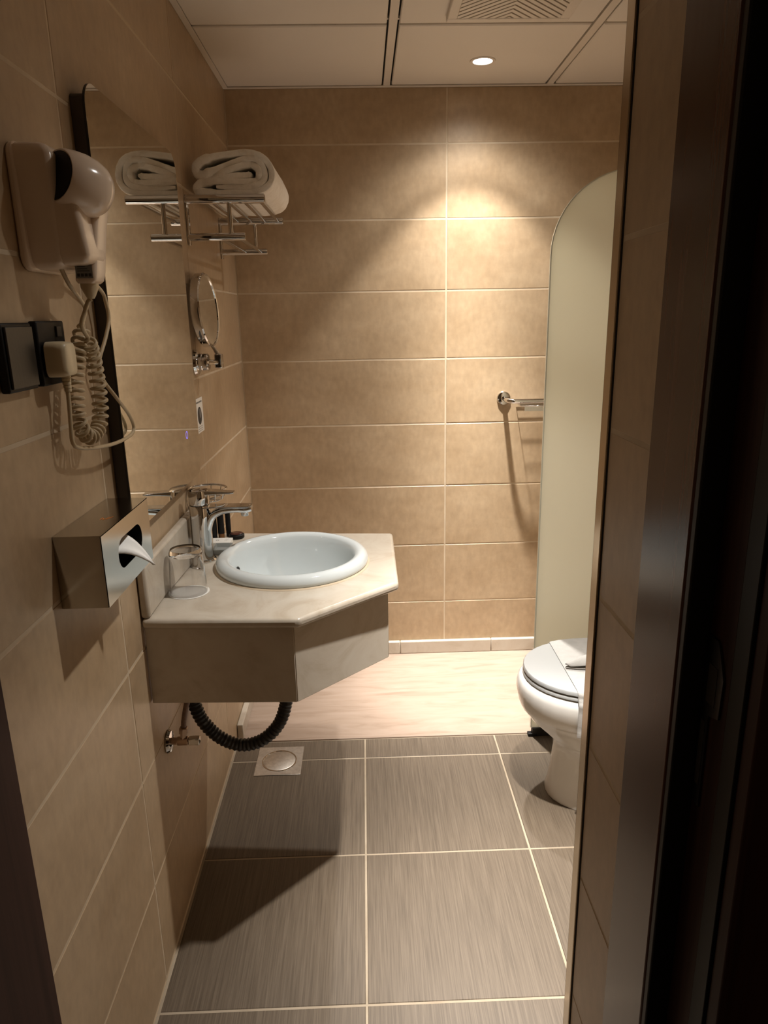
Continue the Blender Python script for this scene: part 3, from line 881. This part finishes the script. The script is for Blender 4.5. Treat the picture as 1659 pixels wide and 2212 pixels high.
# front plate with stadium hole (in y,z) + five other walls
t = 0.0016
def stadium(w_, h_, k=10):
    r = h_ / 2
    pts = []
    for i in range(k + 1):
        a = -PI / 2 + PI * i / k
        pts.append((w_ / 2 - r + r * math.cos(a), r * math.sin(a)))
    for i in range(k + 1):
        a = PI / 2 + PI * i / k
        pts.append((-w_ / 2 + r + r * math.cos(a), r * math.sin(a)))
    return pts
hole = stadium(0.128, 0.052)
hc = (1.186, 1.088)
Wd, Ht = TB['y1'] - TB['y0'], TB['z1'] - TB['z0']
def ray_rect(p, c):
    dx, dy = p
    y_, z_ = c
    cand = []
    if dx > 1e-9: cand.append((TB['y1'] - y_) / dx)
    if dx < -1e-9: cand.append((TB['y0'] - y_) / dx)
    if dy > 1e-9: cand.append((TB['z1'] - z_) / dy)
    if dy < -1e-9: cand.append((TB['z0'] - z_) / dy)
    k = min(v for v in cand if v > 0)
    return (y_ + dx * k, z_ + dy * k)
angs = sorted([math.atan2(b, a) % (2 * PI) for a, b in hole] +
              [math.atan2(zc - hc[1], yc - hc[0]) % (2 * PI) for yc in (TB['y0'], TB['y1']) for zc in (TB['z0'], TB['z1'])])
def hole_pt(a):
    d = (math.cos(a), math.sin(a))
    best = None
    for i in range(len(hole)):
        p, q = Vector(hole[i]), Vector(hole[(i + 1) % len(hole)])
        e = q - p
        den = d[0] * e.y - d[1] * e.x
        if abs(den) < 1e-12: continue
        tt = (p.x * e.y - p.y * e.x) / den
        s = (p.x * d[1] - p.y * d[0]) / den
        if tt > 0 and -1e-6 <= s <= 1 + 1e-6: best = tt if best is None else min(best, tt)
    return (hc[0] + d[0] * best, hc[1] + d[1] * best)
V, F = [], []
k = len(angs)
for x in (TB['x'], TB['x'] - t):
    for a in angs:
        V.append((x, *ray_rect((math.cos(a), math.sin(a)), hc)))
    for a in angs:
        V.append((x, *hole_pt(a)))
for i in range(k):
    j = (i + 1) % k
    F.append((i, j, k + j, k + i)); F.append((2 * k + j, 2 * k + i, 3 * k + i, 3 * k + j))
    F.append((k + i, k + j, 3 * k + j, 3 * k + i))
mk('front_plate', V, F, 'gunmetal', tx)
xo = TB['x'] - t
mk('top_plate', *box(0.0006, TB['x'], TB['y0'], TB['y1'], TB['z1'] - t, TB['z1']), 'gunmetal', tx)
mk('bottom_plate', *box(0.0006, xo, TB['y0'], TB['y1'], TB['z0'], TB['z0'] + t), 'gunmetal', tx)
mk('end_plate', *box(0.0006, xo, TB['y0'], TB['y0'] + t, TB['z0'] + t, TB['z1'] - t), 'gunmetal', tx)
mk('end_plate', *box(0.0006, xo, TB['y1'] - t, TB['y1'], TB['z0'] + t, TB['z1'] - t), 'gunmetal', tx)
mk('inner_liner', *box(0.004, 0.03, TB['y0'] + 0.004, TB['y1'] - 0.004, TB['z0'] + 0.004, TB['z1'] - 0.004), 'black', tx)
zt = TB['z1'] + 0.0003
lg = [([(0.040, 1.150, zt), (0.0415, 1.150, zt), (0.0415, 1.164, zt), (0.040, 1.164, zt)], [(0, 1, 2, 3)]),
      ([(0.045, 1.150, zt), (0.0465, 1.150, zt), (0.0525, 1.166, zt), (0.051, 1.166, zt)], [(0, 1, 2, 3)]),
      ([(0.0495, 1.152, zt), (0.051, 1.152, zt), (0.0575, 1.169, zt), (0.056, 1.169, zt)], [(0, 1, 2, 3)]),
      ([(0.045, 1.150, zt), (0.0465, 1.150, zt), (0.0440, 1.160, zt), (0.0427, 1.160, zt)], [(0, 1, 2, 3)])]
mk('top_emblem', *join(*lg), 'orange', tx)
# tissue pulled out of the slot
g = []
import itertools
nu, nv = 9, 7
V, F = [], []
for iu in range(nu):
    u = iu / (nu - 1)
    # u: out of the slot; width narrows to a tip
    for iv in range(nv):
        v = iv / (nv - 1)
        wdt = 0.030 * (1 - u) ** 0.8 + 0.002
        y = 1.174 + 0.040 * u + (v - 0.5) * 2 * wdt
        x = 0.050 + 0.052 * u + 0.003 * math.sin(v * PI * 2)
        z = 1.096 - 0.046 * u * u - 0.008 * u + 0.022 * (v - 0.5) * (1 - u) + 0.004 * math.sin(v * PI * 3) * (1 - u)
        V.append((x, y, z))
for iu in range(nu - 1):
    for iv in range(nv - 1):
        a = iu * nv + iv
        F.append((a, a + nv, a + nv + 1, a + 1))
ti = mk('tissue_sheet', V, F, 'tissue', smooth=60, loc=(0.06, 1.19, 1.09))
so = ti.modifiers.new('thick', 'SOLIDIFY'); so.thickness = 0.0012
tag(ti, 'white tissue pulled out of the slot in the metal box', 'tissue')

# ------------------------------------------------------------------ switch and socket
def wall_plate(name, y0, y1, z0, z1, label, cat):
    o = empty(name, (0, (y0 + y1) / 2, z0), label, cat)
    mk('back_plate', *box(0.0006, 0.013, y0, y1, z0, z1), 'black', o, bevel=(0.0025, 2))
    return o
M['black_brushed'] = noise_mat('black_brushed', [(0.008, 0.007, 0.006), (0.026, 0.022, 0.019)], scale=(500, 500, 8), rough=0.42, per_object=False)
sw = wall_plate('light_switch', 0.972, 1.060, 1.372, 1.464, 'black wall light switch with brushed rocker at the left edge', 'light switch')
mk('rocker', *box(0.013, 0.0165, 0.977, 1.056, 1.377, 1.459), 'black_brushed', sw, bevel=(0.001, 2))
sk = wall_plate('wall_socket', 1.078, 1.176, 1.372, 1.466, 'black wall power socket behind the ivory plug', 'socket')
mk('socket_switch', *box(0.013, 0.0155, 1.142, 1.160, 1.442, 1.458), 'black_brushed', sk, bevel=(0.001, 2))

# ------------------------------------------------------------------ hair dryer with cradle, cords and plug
hd = empty('hair_dryer_cradle', (0, 1.15, 1.54), 'ivory wall cradle holding the hair dryer', 'hair dryer holder')
def cradle_sec(z, xo, y0, y1, r=0.012):
    # rounded outline in xy, wall side flat
    pts = []
    W_, H_ = xo, y1 - y0
    ol = rrect(W_, H_, min(r, W_ * 0.45, H_ * 0.45), 4)
    return [(W_ / 2 + a + 0.0008, (y0 + y1) / 2 + b, z) for a, b in ol]
def cradle_mesh(x0, rows):
    return loft([[(x0 + (xo - x0) / 2 + a_ + 0.0008, (y0 + y1) / 2 + b_, z) for a_, b_ in rrect(xo - x0, y1 - y0, r, 5)] for z, xo, y0, y1, r in rows])
mk('cradle_body', *cradle_mesh(0.0, [(1.5385, 0.036, 1.124, 1.222, 0.012), (1.541, 0.048, 1.108, 1.232, 0.012), (1.549, 0.056, 1.099, 1.238, 0.012), (1.58, 0.058, 1.095, 1.240, 0.011), (1.64, 0.060, 1.090, 1.240, 0.011),
    (1.690, 0.060, 1.086, 1.240, 0.011), (1.701, 0.054, 1.089, 1.237, 0.011), (1.7055, 0.046, 1.098, 1.228, 0.011)]), 'dryer', hd, smooth=50)
mk('handle_pocket', *cradle_mesh(0.045, [(1.5445, 0.078, 1.112, 1.160, 0.008), (1.548, 0.087, 1.103, 1.174, 0.009), (1.558, 0.0915, 1.0995, 1.177, 0.009), (1.59, 0.089, 1.096, 1.178, 0.009), (1.622, 0.086, 1.0935, 1.178, 0.009), (1.634, 0.083, 1.096, 1.176, 0.009), (1.6385, 0.076, 1.102, 1.168, 0.009)]), 'dryer', hd, smooth=50)
mk('back_rim', *plate(rrect(0.160, 0.172, 0.02, 6), 0.0006, 0.012, 1.164, 1.622), 'dryer', hd, bevel=(0.004, 3))
dy = empty('hair_dryer', (0.09, 1.15, 1.52), 'ivory hair dryer hanging in the wall cradle', 'hair dryer')
ax = Vector((0.50, 0.78, -0.21)).normalized()
c0 = Vector((0.061, 1.100, 1.663))
fm = frame(ax, c0)
hpr = [(0.0, 0.004), (0.030, 0.004), (0.033, 0.001), (0.036, 0.000), (0.0385, 0.004), (0.0415, 0.018), (0.043, 0.034), (0.042, 0.050), (0.0385, 0.063), (0.031, 0.074), (0.017, 0.081), (0.0, 0.083)]
hs = mk('dryer_housing', *lathe(hpr, 44, fm), 'dryer', dy, smooth=40)
mk('air_intake', *lathe([(0.0, -0.0005), (0.0335, -0.0005), (0.0345, 0.002), (0.0, 0.002)], 36, fm), 'black', hs, smooth=40)
hsec = []
for z, x, y, a, b in ((1.650, 0.090, 1.170, 0.0145, 0.022), (1.60, 0.0815, 1.164, 0.0135, 0.025), (1.56, 0.0765, 1.160, 0.0140, 0.025), (1.535, 0.0725, 1.156, 0.0160, 0.024), (1.524, 0.071, 1.154, 0.0155, 0.022), (1.5195, 0.070, 1.153, 0.012, 0.018)):
    hsec.append([(x + p * a / 0.02, y + q_ * b / 0.03, z) for p, q_ in rrect(0.04, 0.06, 0.009, 4)])
hsec = [s[::-1] for s in hsec]
hn = mk('dryer_handle', *loft(hsec), 'dryer', dy, smooth=45)
mk('cord_relief', *lathe([(0.0, 0.0), (0.0145, 0.0), (0.014, -0.006), (0.008, -0.018), (0.0055, -0.022), (0.0, -0.022)], 20, Matrix.Translation((0.0695, 1.153, 1.5198)), sx=0.9, sy=1.15), 'cord', hn, smooth=45)
# rating label on the handle (faces the room entrance)
def lab(x0, x1, z0, z1, y, m_, nm, parent): return mk(nm, [(x0, y, z0), (x1, y, z0), (x1, y, z1), (x0, y, z1)], [(0, 1, 2, 3)], m_, parent)
yl = 1.1300
lb = lab(0.0595, 0.0845, 1.5265, 1.546, yl, 'print_grey', 'rating_label', hn)
for i in range(4): lab(0.066 + 0.0055 * i, 0.0705 + 0.0055 * i, 1.529, 1.5335, yl - 0.0003, 'print', 'label_symbol', lb) if False else None
symb = join(*[([(0.0615 + 0.0056 * i, yl - 0.0003, 1.529), (0.066 + 0.0056 * i, yl - 0.0003, 1.529), (0.066 + 0.0056 * i, yl - 0.0003, 1.5335), (0.0615 + 0.0056 * i, yl - 0.0003, 1.5335)], [(0, 1, 2, 3)]) for i in range(4)])
mk('label_symbols', *symb, 'print', lb)
lns = join(*[([(0.0625, yl - 0.0003, 1.5365 + 0.003 * i), (0.0805 - 0.003 * i, yl - 0.0003, 1.5365 + 0.003 * i), (0.0805 - 0.003 * i, yl - 0.0003, 1.5375 + 0.003 * i), (0.0625, yl - 0.0003, 1.5375 + 0.003 * i)], [(0, 1, 2, 3)]) for i in range(3)])
mk('label_lines', *lns, 'print', lb)

coilc = catmull([Vector(p) for p in ((0.0340, 1.1996, 1.4618),
                 (0.0320, 1.1931, 1.4445),
                 (0.0300, 1.1823, 1.4261),
                 (0.0300, 1.1627, 1.3967),
                 (0.0300, 1.1488, 1.3617),
                 (0.0320, 1.1359, 1.3281),
                 (0.0340, 1.1373, 1.3029),
                 (0.0360, 1.1625, 1.2824),
                 (0.0380, 1.1999, 1.2911),
                 (0.0400, 1.2135, 1.3149),
                 (0.0410, 1.2153, 1.3473),
                 (0.0420, 1.2109, 1.3798),
                 (0.0440, 1.1979, 1.4127),
                 (0.0480, 1.1764, 1.4403))], 40)
# helix around the centre line
def helix(cl, rad, turns, n):
    L_ = [0.0]
    for a, b in zip(cl[:-1], cl[1:]): L_.append(L_[-1] + (b - a).length)
    tot = L_[-1]
    pts = []
    u = None
    j = 0
    for i in range(n + 1):
        s = tot * i / n
        while j < len(L_) - 2 and L_[j + 1] < s: j += 1
        f = (s - L_[j]) / max(1e-9, L_[j + 1] - L_[j])
        p = cl[j].lerp(cl[j + 1], f)
        d = (cl[min(j + 2, len(cl) - 1)] - cl[max(j - 1, 0)]).normalized()
        if u is None: u = Vector((1, 0, 0))
        u = (u - d * u.dot(d)).normalized()
        v = d.cross(u)
        a = 2 * PI * turns * i / n
        e = min(1.0, i / (n * 0.03), (n - i) / (n * 0.03))
        pts.append(p + (u * math.cos(a) + v * math.sin(a)) * rad * e)
    return pts
cc = empty('coiled_dryer_cord', (0.03, 1.2, 1.27), 'beige coiled cord hanging in a loop below the hair dryer', 'cord')
hx = helix(coilc, 0.0108, 32, 32 * 14)
mk('coil', *tube(hx, 0.0031, 7), 'cord', cc, smooth=70)
mk('lead', *tube(catmull([(0.040, 1.126, 1.542), Vector((0.0400, 1.1511, 1.5188)), Vector((0.0380, 1.1903, 1.4994)), Vector((0.0360, 1.2136, 1.4835)), coilc[0]], 8), 0.0033, 9), 'cord', cc, smooth=70)
mk('lead', *tube(catmull([coilc[-1], Vector((0.0500, 1.1524, 1.4591)), Vector((0.0570, 1.1536, 1.4784)), Vector((0.0640, 1.1532, 1.4933)), (0.0695, 1.153, 1.4972)], 8), 0.0033, 9), 'cord', cc, smooth=70)
pc = empty('power_cord', (0.02, 1.25, 1.26), 'plain beige power cord looping over the mirror edge to the plug', 'cord')
mk('cable', *tube(catmull([(0.030, 1.192, 1.555), Vector((0.0300, 1.3102, 1.5179)), Vector((0.0310, 1.3295, 1.4950)), Vector((0.0320, 1.3312, 1.4672)), Vector((0.0300, 1.3093, 1.4356)), Vector((0.0260, 1.2817, 1.4034)), Vector((0.0220, 1.2808, 1.3812)),
       Vector((0.0240, 1.2952, 1.3591)), Vector((0.0360, 1.3126, 1.3290)), Vector((0.0380, 1.3624, 1.2930)), Vector((0.0380, 1.3839, 1.2659)), Vector((0.0380, 1.3595, 1.2536)), Vector((0.0380, 1.2748, 1.2530)), Vector((0.0340, 1.1855, 1.2608)), Vector((0.0300, 1.1292, 1.2710)),
       Vector((0.0280, 1.1140, 1.2826)), Vector((0.0280, 1.1152, 1.3078)), Vector((0.0280, 1.1194, 1.3361)), Vector((0.0280, 1.1217, 1.3587)), Vector((0.0290, 1.1203, 1.3673))], 8), 0.0033, 9), 'cord', pc, smooth=70)
pg = empty('mains_plug', (0.03, 1.12, 1.38), 'ivory mains plug in the black wall socket', 'plug')
py_, pz_ = 1.1075, 1.410
psec = []
for x, k in ((0.0168, 1.0), (0.030, 1.0), (0.040, 0.92), (0.0445, 0.82), (0.046, 0.7)):
    psec.append([(x, py_ + a * k, pz_ + b * (k * 0.5 + 0.5)) for a, b in rrect(0.050, 0.052, 0.011, 5)])
mk('plug_body', *loft(psec), 'plug', pg, smooth=40)
rel = Vector((0.0280, 1.1214, 1.3841))
for i in range(5):
    c = rel.lerp(Vector((0.0280, 1.1231, 1.3628)), i / 4)
    mk('relief_ring', *lathe([(0, -0.0028), (0.0070 - 0.0005 * i, -0.0028), (0.0074 - 0.0005 * i, 0.0), (0.0070 - 0.0005 * i, 0.0020), (0, 0.0020)], 16, Matrix.Translation(c)), 'plug', pg, smooth=45)

# ------------------------------------------------------------------ plumbing under the vanity
hp = catmull([(0.263, 1.715, 0.70), (0.262, 1.712, 0.56), (0.256, 1.708, 0.47), (0.232, 1.705, 0.405), (0.185, 1.70, 0.362), (0.128, 1.70, 0.350), (0.075, 1.695, 0.378), (0.036, 1.69, 0.43), (0.018, 1.69, 0.48), (0.012, 1.69, 0.53)], 24)
L_ = [0.0]
for a, b in zip(hp[:-1], hp[1:]): L_.append(L_[-1] + (b - a).length)
rad = [0.0150 + 0.0035 * abs(((s / 0.0115) % 1.0) * 2 - 1) for s in L_]
ho = mk('drain_hose', *tube(hp, rad, 18, hint=(0, 1, 0)), 'rubber', smooth=25, loc=(0.13, 1.70, 0.35))
tag(ho, 'black corrugated drain hose hanging in a loop below the vanity', 'hose')
va = empty('angle_valve', (0, 1.492, 0.50), 'small tarnished angle stop valve on the wall under the vanity', 'valve')
fm = frame((1, 0, 0), (0, 1.492, 0.502))
mk('wall_flange', *lathe([(0, 0.0008), (0.0265, 0.0008), (0.0275, 0.003), (0.024, 0.009), (0.012, 0.011), (0, 0.011)], 32, fm), 'chrome', va, smooth=40)
mk('valve_body', *lathe([(0, 0.010), (0.0085, 0.010), (0.0085, 0.022), (0.0105, 0.024), (0.0105, 0.048), (0.008, 0.050), (0, 0.050)], 24, fm), 'brass_old', va, smooth=40)
mk('outlet', *lathe([(0, 0.0), (0.0075, 0.0), (0.0075, 0.016), (0.0105, 0.017), (0.0105, 0.031), (0.009, 0.033), (0, 0.033)], 6, frame((0.12, 0, 1), (0.037, 1.492, 0.506))), 'brass_old', va)
mk('handle', *box(0.050, 0.076, 1.483, 1.501, 0.494, 0.510), 'chrome', va, bevel=(0.002, 2))
mk('valve_hose', *tube(catmull([(0.041, 1.492, 0.536), (0.044, 1.492, 0.56), (0.054, 1.494, 0.60), (0.072, 1.498, 0.64), (0.09, 1.51, 0.70)], 8), 0.0062, 12), 'braid', va, smooth=60)

# ------------------------------------------------------------------ floor drain
fd = empty('floor_drain', (0.164, 2.128, 0), 'square steel floor drain with round cover in the tiles', 'floor drain')
mk('drain_frame', *box(0.0875, 0.2430, 2.050, 2.2090, 0.0003, 0.0022), 'steel', fd, bevel=(0.0008, 2))
mt = Matrix.Translation((0.165, 2.128, 0.0022))
dc = mk('drain_cover', *lathe([(0.0, 0.0013), (0.052, 0.0013), (0.054, 0.0005), (0.054, 0.0001), (0.0, 0.0001)], 48, mt), 'steel', fd, smooth=40)
mk('cover_ring', *lathe([(0.0545, 0.0002), (0.0555, 0.0016), (0.0585, 0.0016), (0.0595, 0.0002)], 48, mt, close=True), 'chrome', fd, smooth=40)

# ------------------------------------------------------------------ toilet
TY = 1.932
to = empty('toilet', (1.3, TY, 0), 'white ceramic toilet standing in front of the frosted screen', 'toilet')
def egg(z, xf, xb, wd, n=40, p=2.3):
    """front (towards -x) elliptical, back squarer"""
    pts = []
    xm = xf + (xb - xf) * 0.47
    for i in range(n):
        a = 2 * PI * i / n
        c, s = math.cos(a), math.sin(a)
        if c < 0:
            x = xm + (xm - xf) * -abs(c) ** (2 / 2.1)
            y = wd * math.copysign(abs(s) ** (2 / 2.1), s)
        else:
            x = xm + (xb - xm) * abs(c) ** (2 / 3.0)
            y = wd * math.copysign(abs(s) ** (2 / 3.0), s)
        pts.append((x, TY + y, z))
    return pts
bowl = [egg(0.0005, 1.032, 1.62, 0.152), egg(0.010, 1.032, 1.62, 0.152), egg(0.02, 1.036, 1.61, 0.147), egg(0.08, 1.045, 1.58, 0.135), egg(0.15, 1.052, 1.55, 0.126), egg(0.185, 1.050, 1.53, 0.127),
        egg(0.205, 1.036, 1.52, 0.134), egg(0.235, 1.006, 1.52, 0.148), egg(0.265, 0.976, 1.52, 0.164), egg(0.292, 0.956, 1.52, 0.177), egg(0.300, 0.951, 1.52, 0.181), egg(0.306, 0.945, 1.52, 0.187), egg(0.325, 0.938, 1.52, 0.192), egg(0.355, 0.932, 1.52, 0.196),
        egg(0.378, 0.932, 1.52, 0.196), egg(0.392, 0.936, 1.518, 0.193), egg(0.400, 0.943, 1.515, 0.187), egg(0.403, 0.956, 1.51, 0.176)]
mk('bowl', *loft(bowl), 'toilet', to, smooth=60)
def slab(name, z0, z1, xf, xb, wd, mt_, ins=0.004):
    return mk(name, *loft([egg(z0, xf + ins, xb - ins, wd - ins), egg(z0 + 0.003, xf, xb, wd), egg(z1 - 0.005, xf, xb, wd), egg(z1 - 0.0015, xf + ins * 0.6, xb - ins * 0.6, wd - ins * 0.6), egg(z1, xf + ins * 2, xb - ins * 2, wd - ins * 2)]), mt_, to, smooth=35)
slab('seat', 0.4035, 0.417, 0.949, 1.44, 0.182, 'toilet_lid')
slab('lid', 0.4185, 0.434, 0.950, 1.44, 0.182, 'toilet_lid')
tk = mk('cistern', *box(1.545, 1.735, TY - 0.19, TY + 0.19, 0.402, 0.74), 'toilet', to, bevel=(0.02, 4))
mk('cistern_lid', *box(1.535, 1.742, TY - 0.197, TY + 0.197, 0.7405, 0.775), 'toilet', to, bevel=(0.012, 3))
mk('flush_button', *lathe([(0, 0.775), (0.022, 0.775), (0.022, 0.779), (0.02, 0.781), (0, 0.781)], 28, Matrix.Translation((1.64, TY, 0))), 'chrome', tk, smooth=40)
mk('rear_shelf', *box(1.46, 1.735, TY - 0.16, TY + 0.16, 0.30, 0.4015), 'toilet', to, bevel=(0.02, 3))
# bath mat draped over the lid
def egg_hw(x, xf, xb, wd):
    xm = xf + (xb - xf) * 0.47
    if x < xm: return wd * (1 - ((xm - x) / (xm - xf)) ** 2.1) ** (1 / 2.1)
    return wd * (1 - min(0.98, (x - xm) / (xb - xm)) ** 3.0) ** (1 / 3.0)
def mat_path(x):
    a_ = egg_hw(x, 0.950, 1.44, 0.182); b_ = max(a_ + 0.001, egg_hw(x, 0.932, 1.52, 0.196)) + 0.0015
    half = [(a_ - 0.02, 0.4355), (a_ - 0.006, 0.4345), (a_ + 0.0015, 0.429), (a_ + 0.004, 0.418), (b_ + 0.001, 0.400), (b_ + 0.002, 0.375), (b_ + 0.002, 0.335), (b_ + 0.001, 0.300)]
    pts = [(-q_, z) for q_, z in half[::-1]] + [(-0.07, 0.4357), (0.0, 0.4357), (0.07, 0.4357)] + half[:-1]
    return catmull([(0, TY + q_, z) for q_, z in pts], 4)
path = mat_path(1.07)
V, F = [], []
xs = [1.066, 1.070, 1.10, 1.14, 1.18, 1.25, 1.32, 1.326]
for xi, x in enumerate(xs):
    pth = mat_path(x)
    for i, p in enumerate(pth):
        d = (pth[min(i + 1, len(pth) - 1)] - pth[max(i - 1, 0)]).normalized()
        nn = Vector((0, -d.z, d.y))
        th = 0.0012 if xi in (0, len(xs) - 1) else 0.0034
        rib = 0.0011 * math.sin(p.z * 900) if p.z < 0.42 else 0.0
        V.append((x, *(p + nn * (th + 0.0004 + rib)).yz)); V.append((x, *(p + nn * 0.0004).yz))
k2 = 2 * len(path)
for xi in range(len(xs) - 1):
    for i in range(len(path) - 1):
        a, b = xi * k2 + 2 * i, (xi + 1) * k2 + 2 * i
        F.append((a, a + 2, b + 2, b)); F.append((a + 1, b + 1, b + 3, a + 3))
    for i in (0, len(path) - 1):
        a, b = xi * k2 + 2 * i, (xi + 1) * k2 + 2 * i
        F.append((a, b, b + 1, a + 1))
for xi in (0, len(xs) - 1):
    for i in range(len(path) - 1):
        a = xi * k2 + 2 * i
        F.append((a, a + 1, a + 3, a + 2))
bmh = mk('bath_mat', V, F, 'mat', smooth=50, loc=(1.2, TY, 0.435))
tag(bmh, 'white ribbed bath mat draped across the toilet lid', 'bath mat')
# folded cloth lying on it: a flap turned back on itself, its fold pointing to the front
def cloth_layer(sgn):
    V, F = [], []
    nu, nv = 14, 12
    for iu in range(nu):
        u = iu / (nu - 1)                       # from the front point towards the back
        for iv in range(nv):
            v = iv / (nv - 1) * 2 - 1           # near side to far side
            hw = 0.008 + 0.075 * u ** 0.8
            y = 1.905 + 0.055 * u + v * hw
            x = 1.066 + 0.26 * u + 0.012 * v * v * (1 - u)
            arch = max(0.0, 1 - ((v + 0.35) / 0.75) ** 2) if sgn > 0 else 0.0
            z = 0.4432 + sgn * 0.0008 + (0.006 + 0.034 * (1 - math.exp(-5 * u))) * arch + (0.004 if sgn > 0 else 0.0)
            V.append((x, y, z))
    for iu in range(nu - 1):
        for iv in range(nv - 1):
            a = iu * nv + iv
            F.append((a, a + nv, a + nv + 1, a + 1))
    return V, F
cth = mk('folded_cloth', *join(cloth_layer(1), cloth_layer(-1)), 'mat', smooth=80, loc=(1.2, 1.92, 0.443))
sd_ = cth.modifiers.new('thick', 'SOLIDIFY'); sd_.thickness = 0.0035; sd_.offset = 1.0
sb_ = cth.modifiers.new('soft', 'SUBSURF'); sb_.levels = 1; sb_.render_levels = 1
tag(cth, 'small white folded cloth pointing forward on the bath mat', 'cloth')

# ------------------------------------------------------------------ grab rail with soap rack in the shower
gr = empty('grab_rail', (1.058, YB, 1.132), 'chrome grab rail on the back wall, running behind the screen', 'grab rail')
for x in (1.058, 1.50):
    fm = frame((0, -1, 0), (x, YB, 1.132))
    mk('wall_flange', *lathe([(0, 0.0006), (0.0275, 0.0006), (0.0285, 0.003), (0.026, 0.008), (0.016, 0.012), (0, 0.012)], 36, fm), 'chrome', gr, smooth=40)
mk('rail', *tube(catmull([(1.058, YB - 0.008, 1.132), (1.0585, YB - 0.065, 1.131), (1.070, YB - 0.087, 1.1295), (1.094, YB - 0.095, 1.129), (1.18, YB - 0.095, 1.129), (1.38, YB - 0.095, 1.129), (1.464, YB - 0.095, 1.129), (1.488, YB - 0.087, 1.1295), (1.4995, YB - 0.065, 1.131), (1.50, YB - 0.008, 1.132)], 8), 0.0095, 20), 'chrome', gr, smooth=60)
so_ = empty('soap_rack', (1.2, YB - 0.09, 1.105), 'thin wire soap rack under the grab rail', 'rack')
ry0, ry1, rx0, rx1, rz = YB - 0.006, YB - 0.118, 1.108, 1.30, 1.112
mk('rack_frame', *tube([(rx0, ry0, rz), (rx0, ry1, rz), (rx1, ry1, rz), (rx1, ry0, rz)], 0.0022, 8, closed=True), 'chrome', so_, smooth=50)
for i in range(6):
    y = ry0 + (ry1 - ry0) * (i + 0.5) / 6
    mk('rack_wire', *tube([(rx0, y, rz - 0.001), (rx1, y, rz - 0.001)], 0.0014, 6), 'chrome', so_, smooth=50)
mk('rack_lip', *box(rx0 + 0.012, rx1 - 0.012, ry1 + 0.001, ry1 + 0.003, rz - 0.020, rz - 0.003), 'chrome', so_)

for o in bpy.data.objects:
    if '_o' in o: del o['_o']
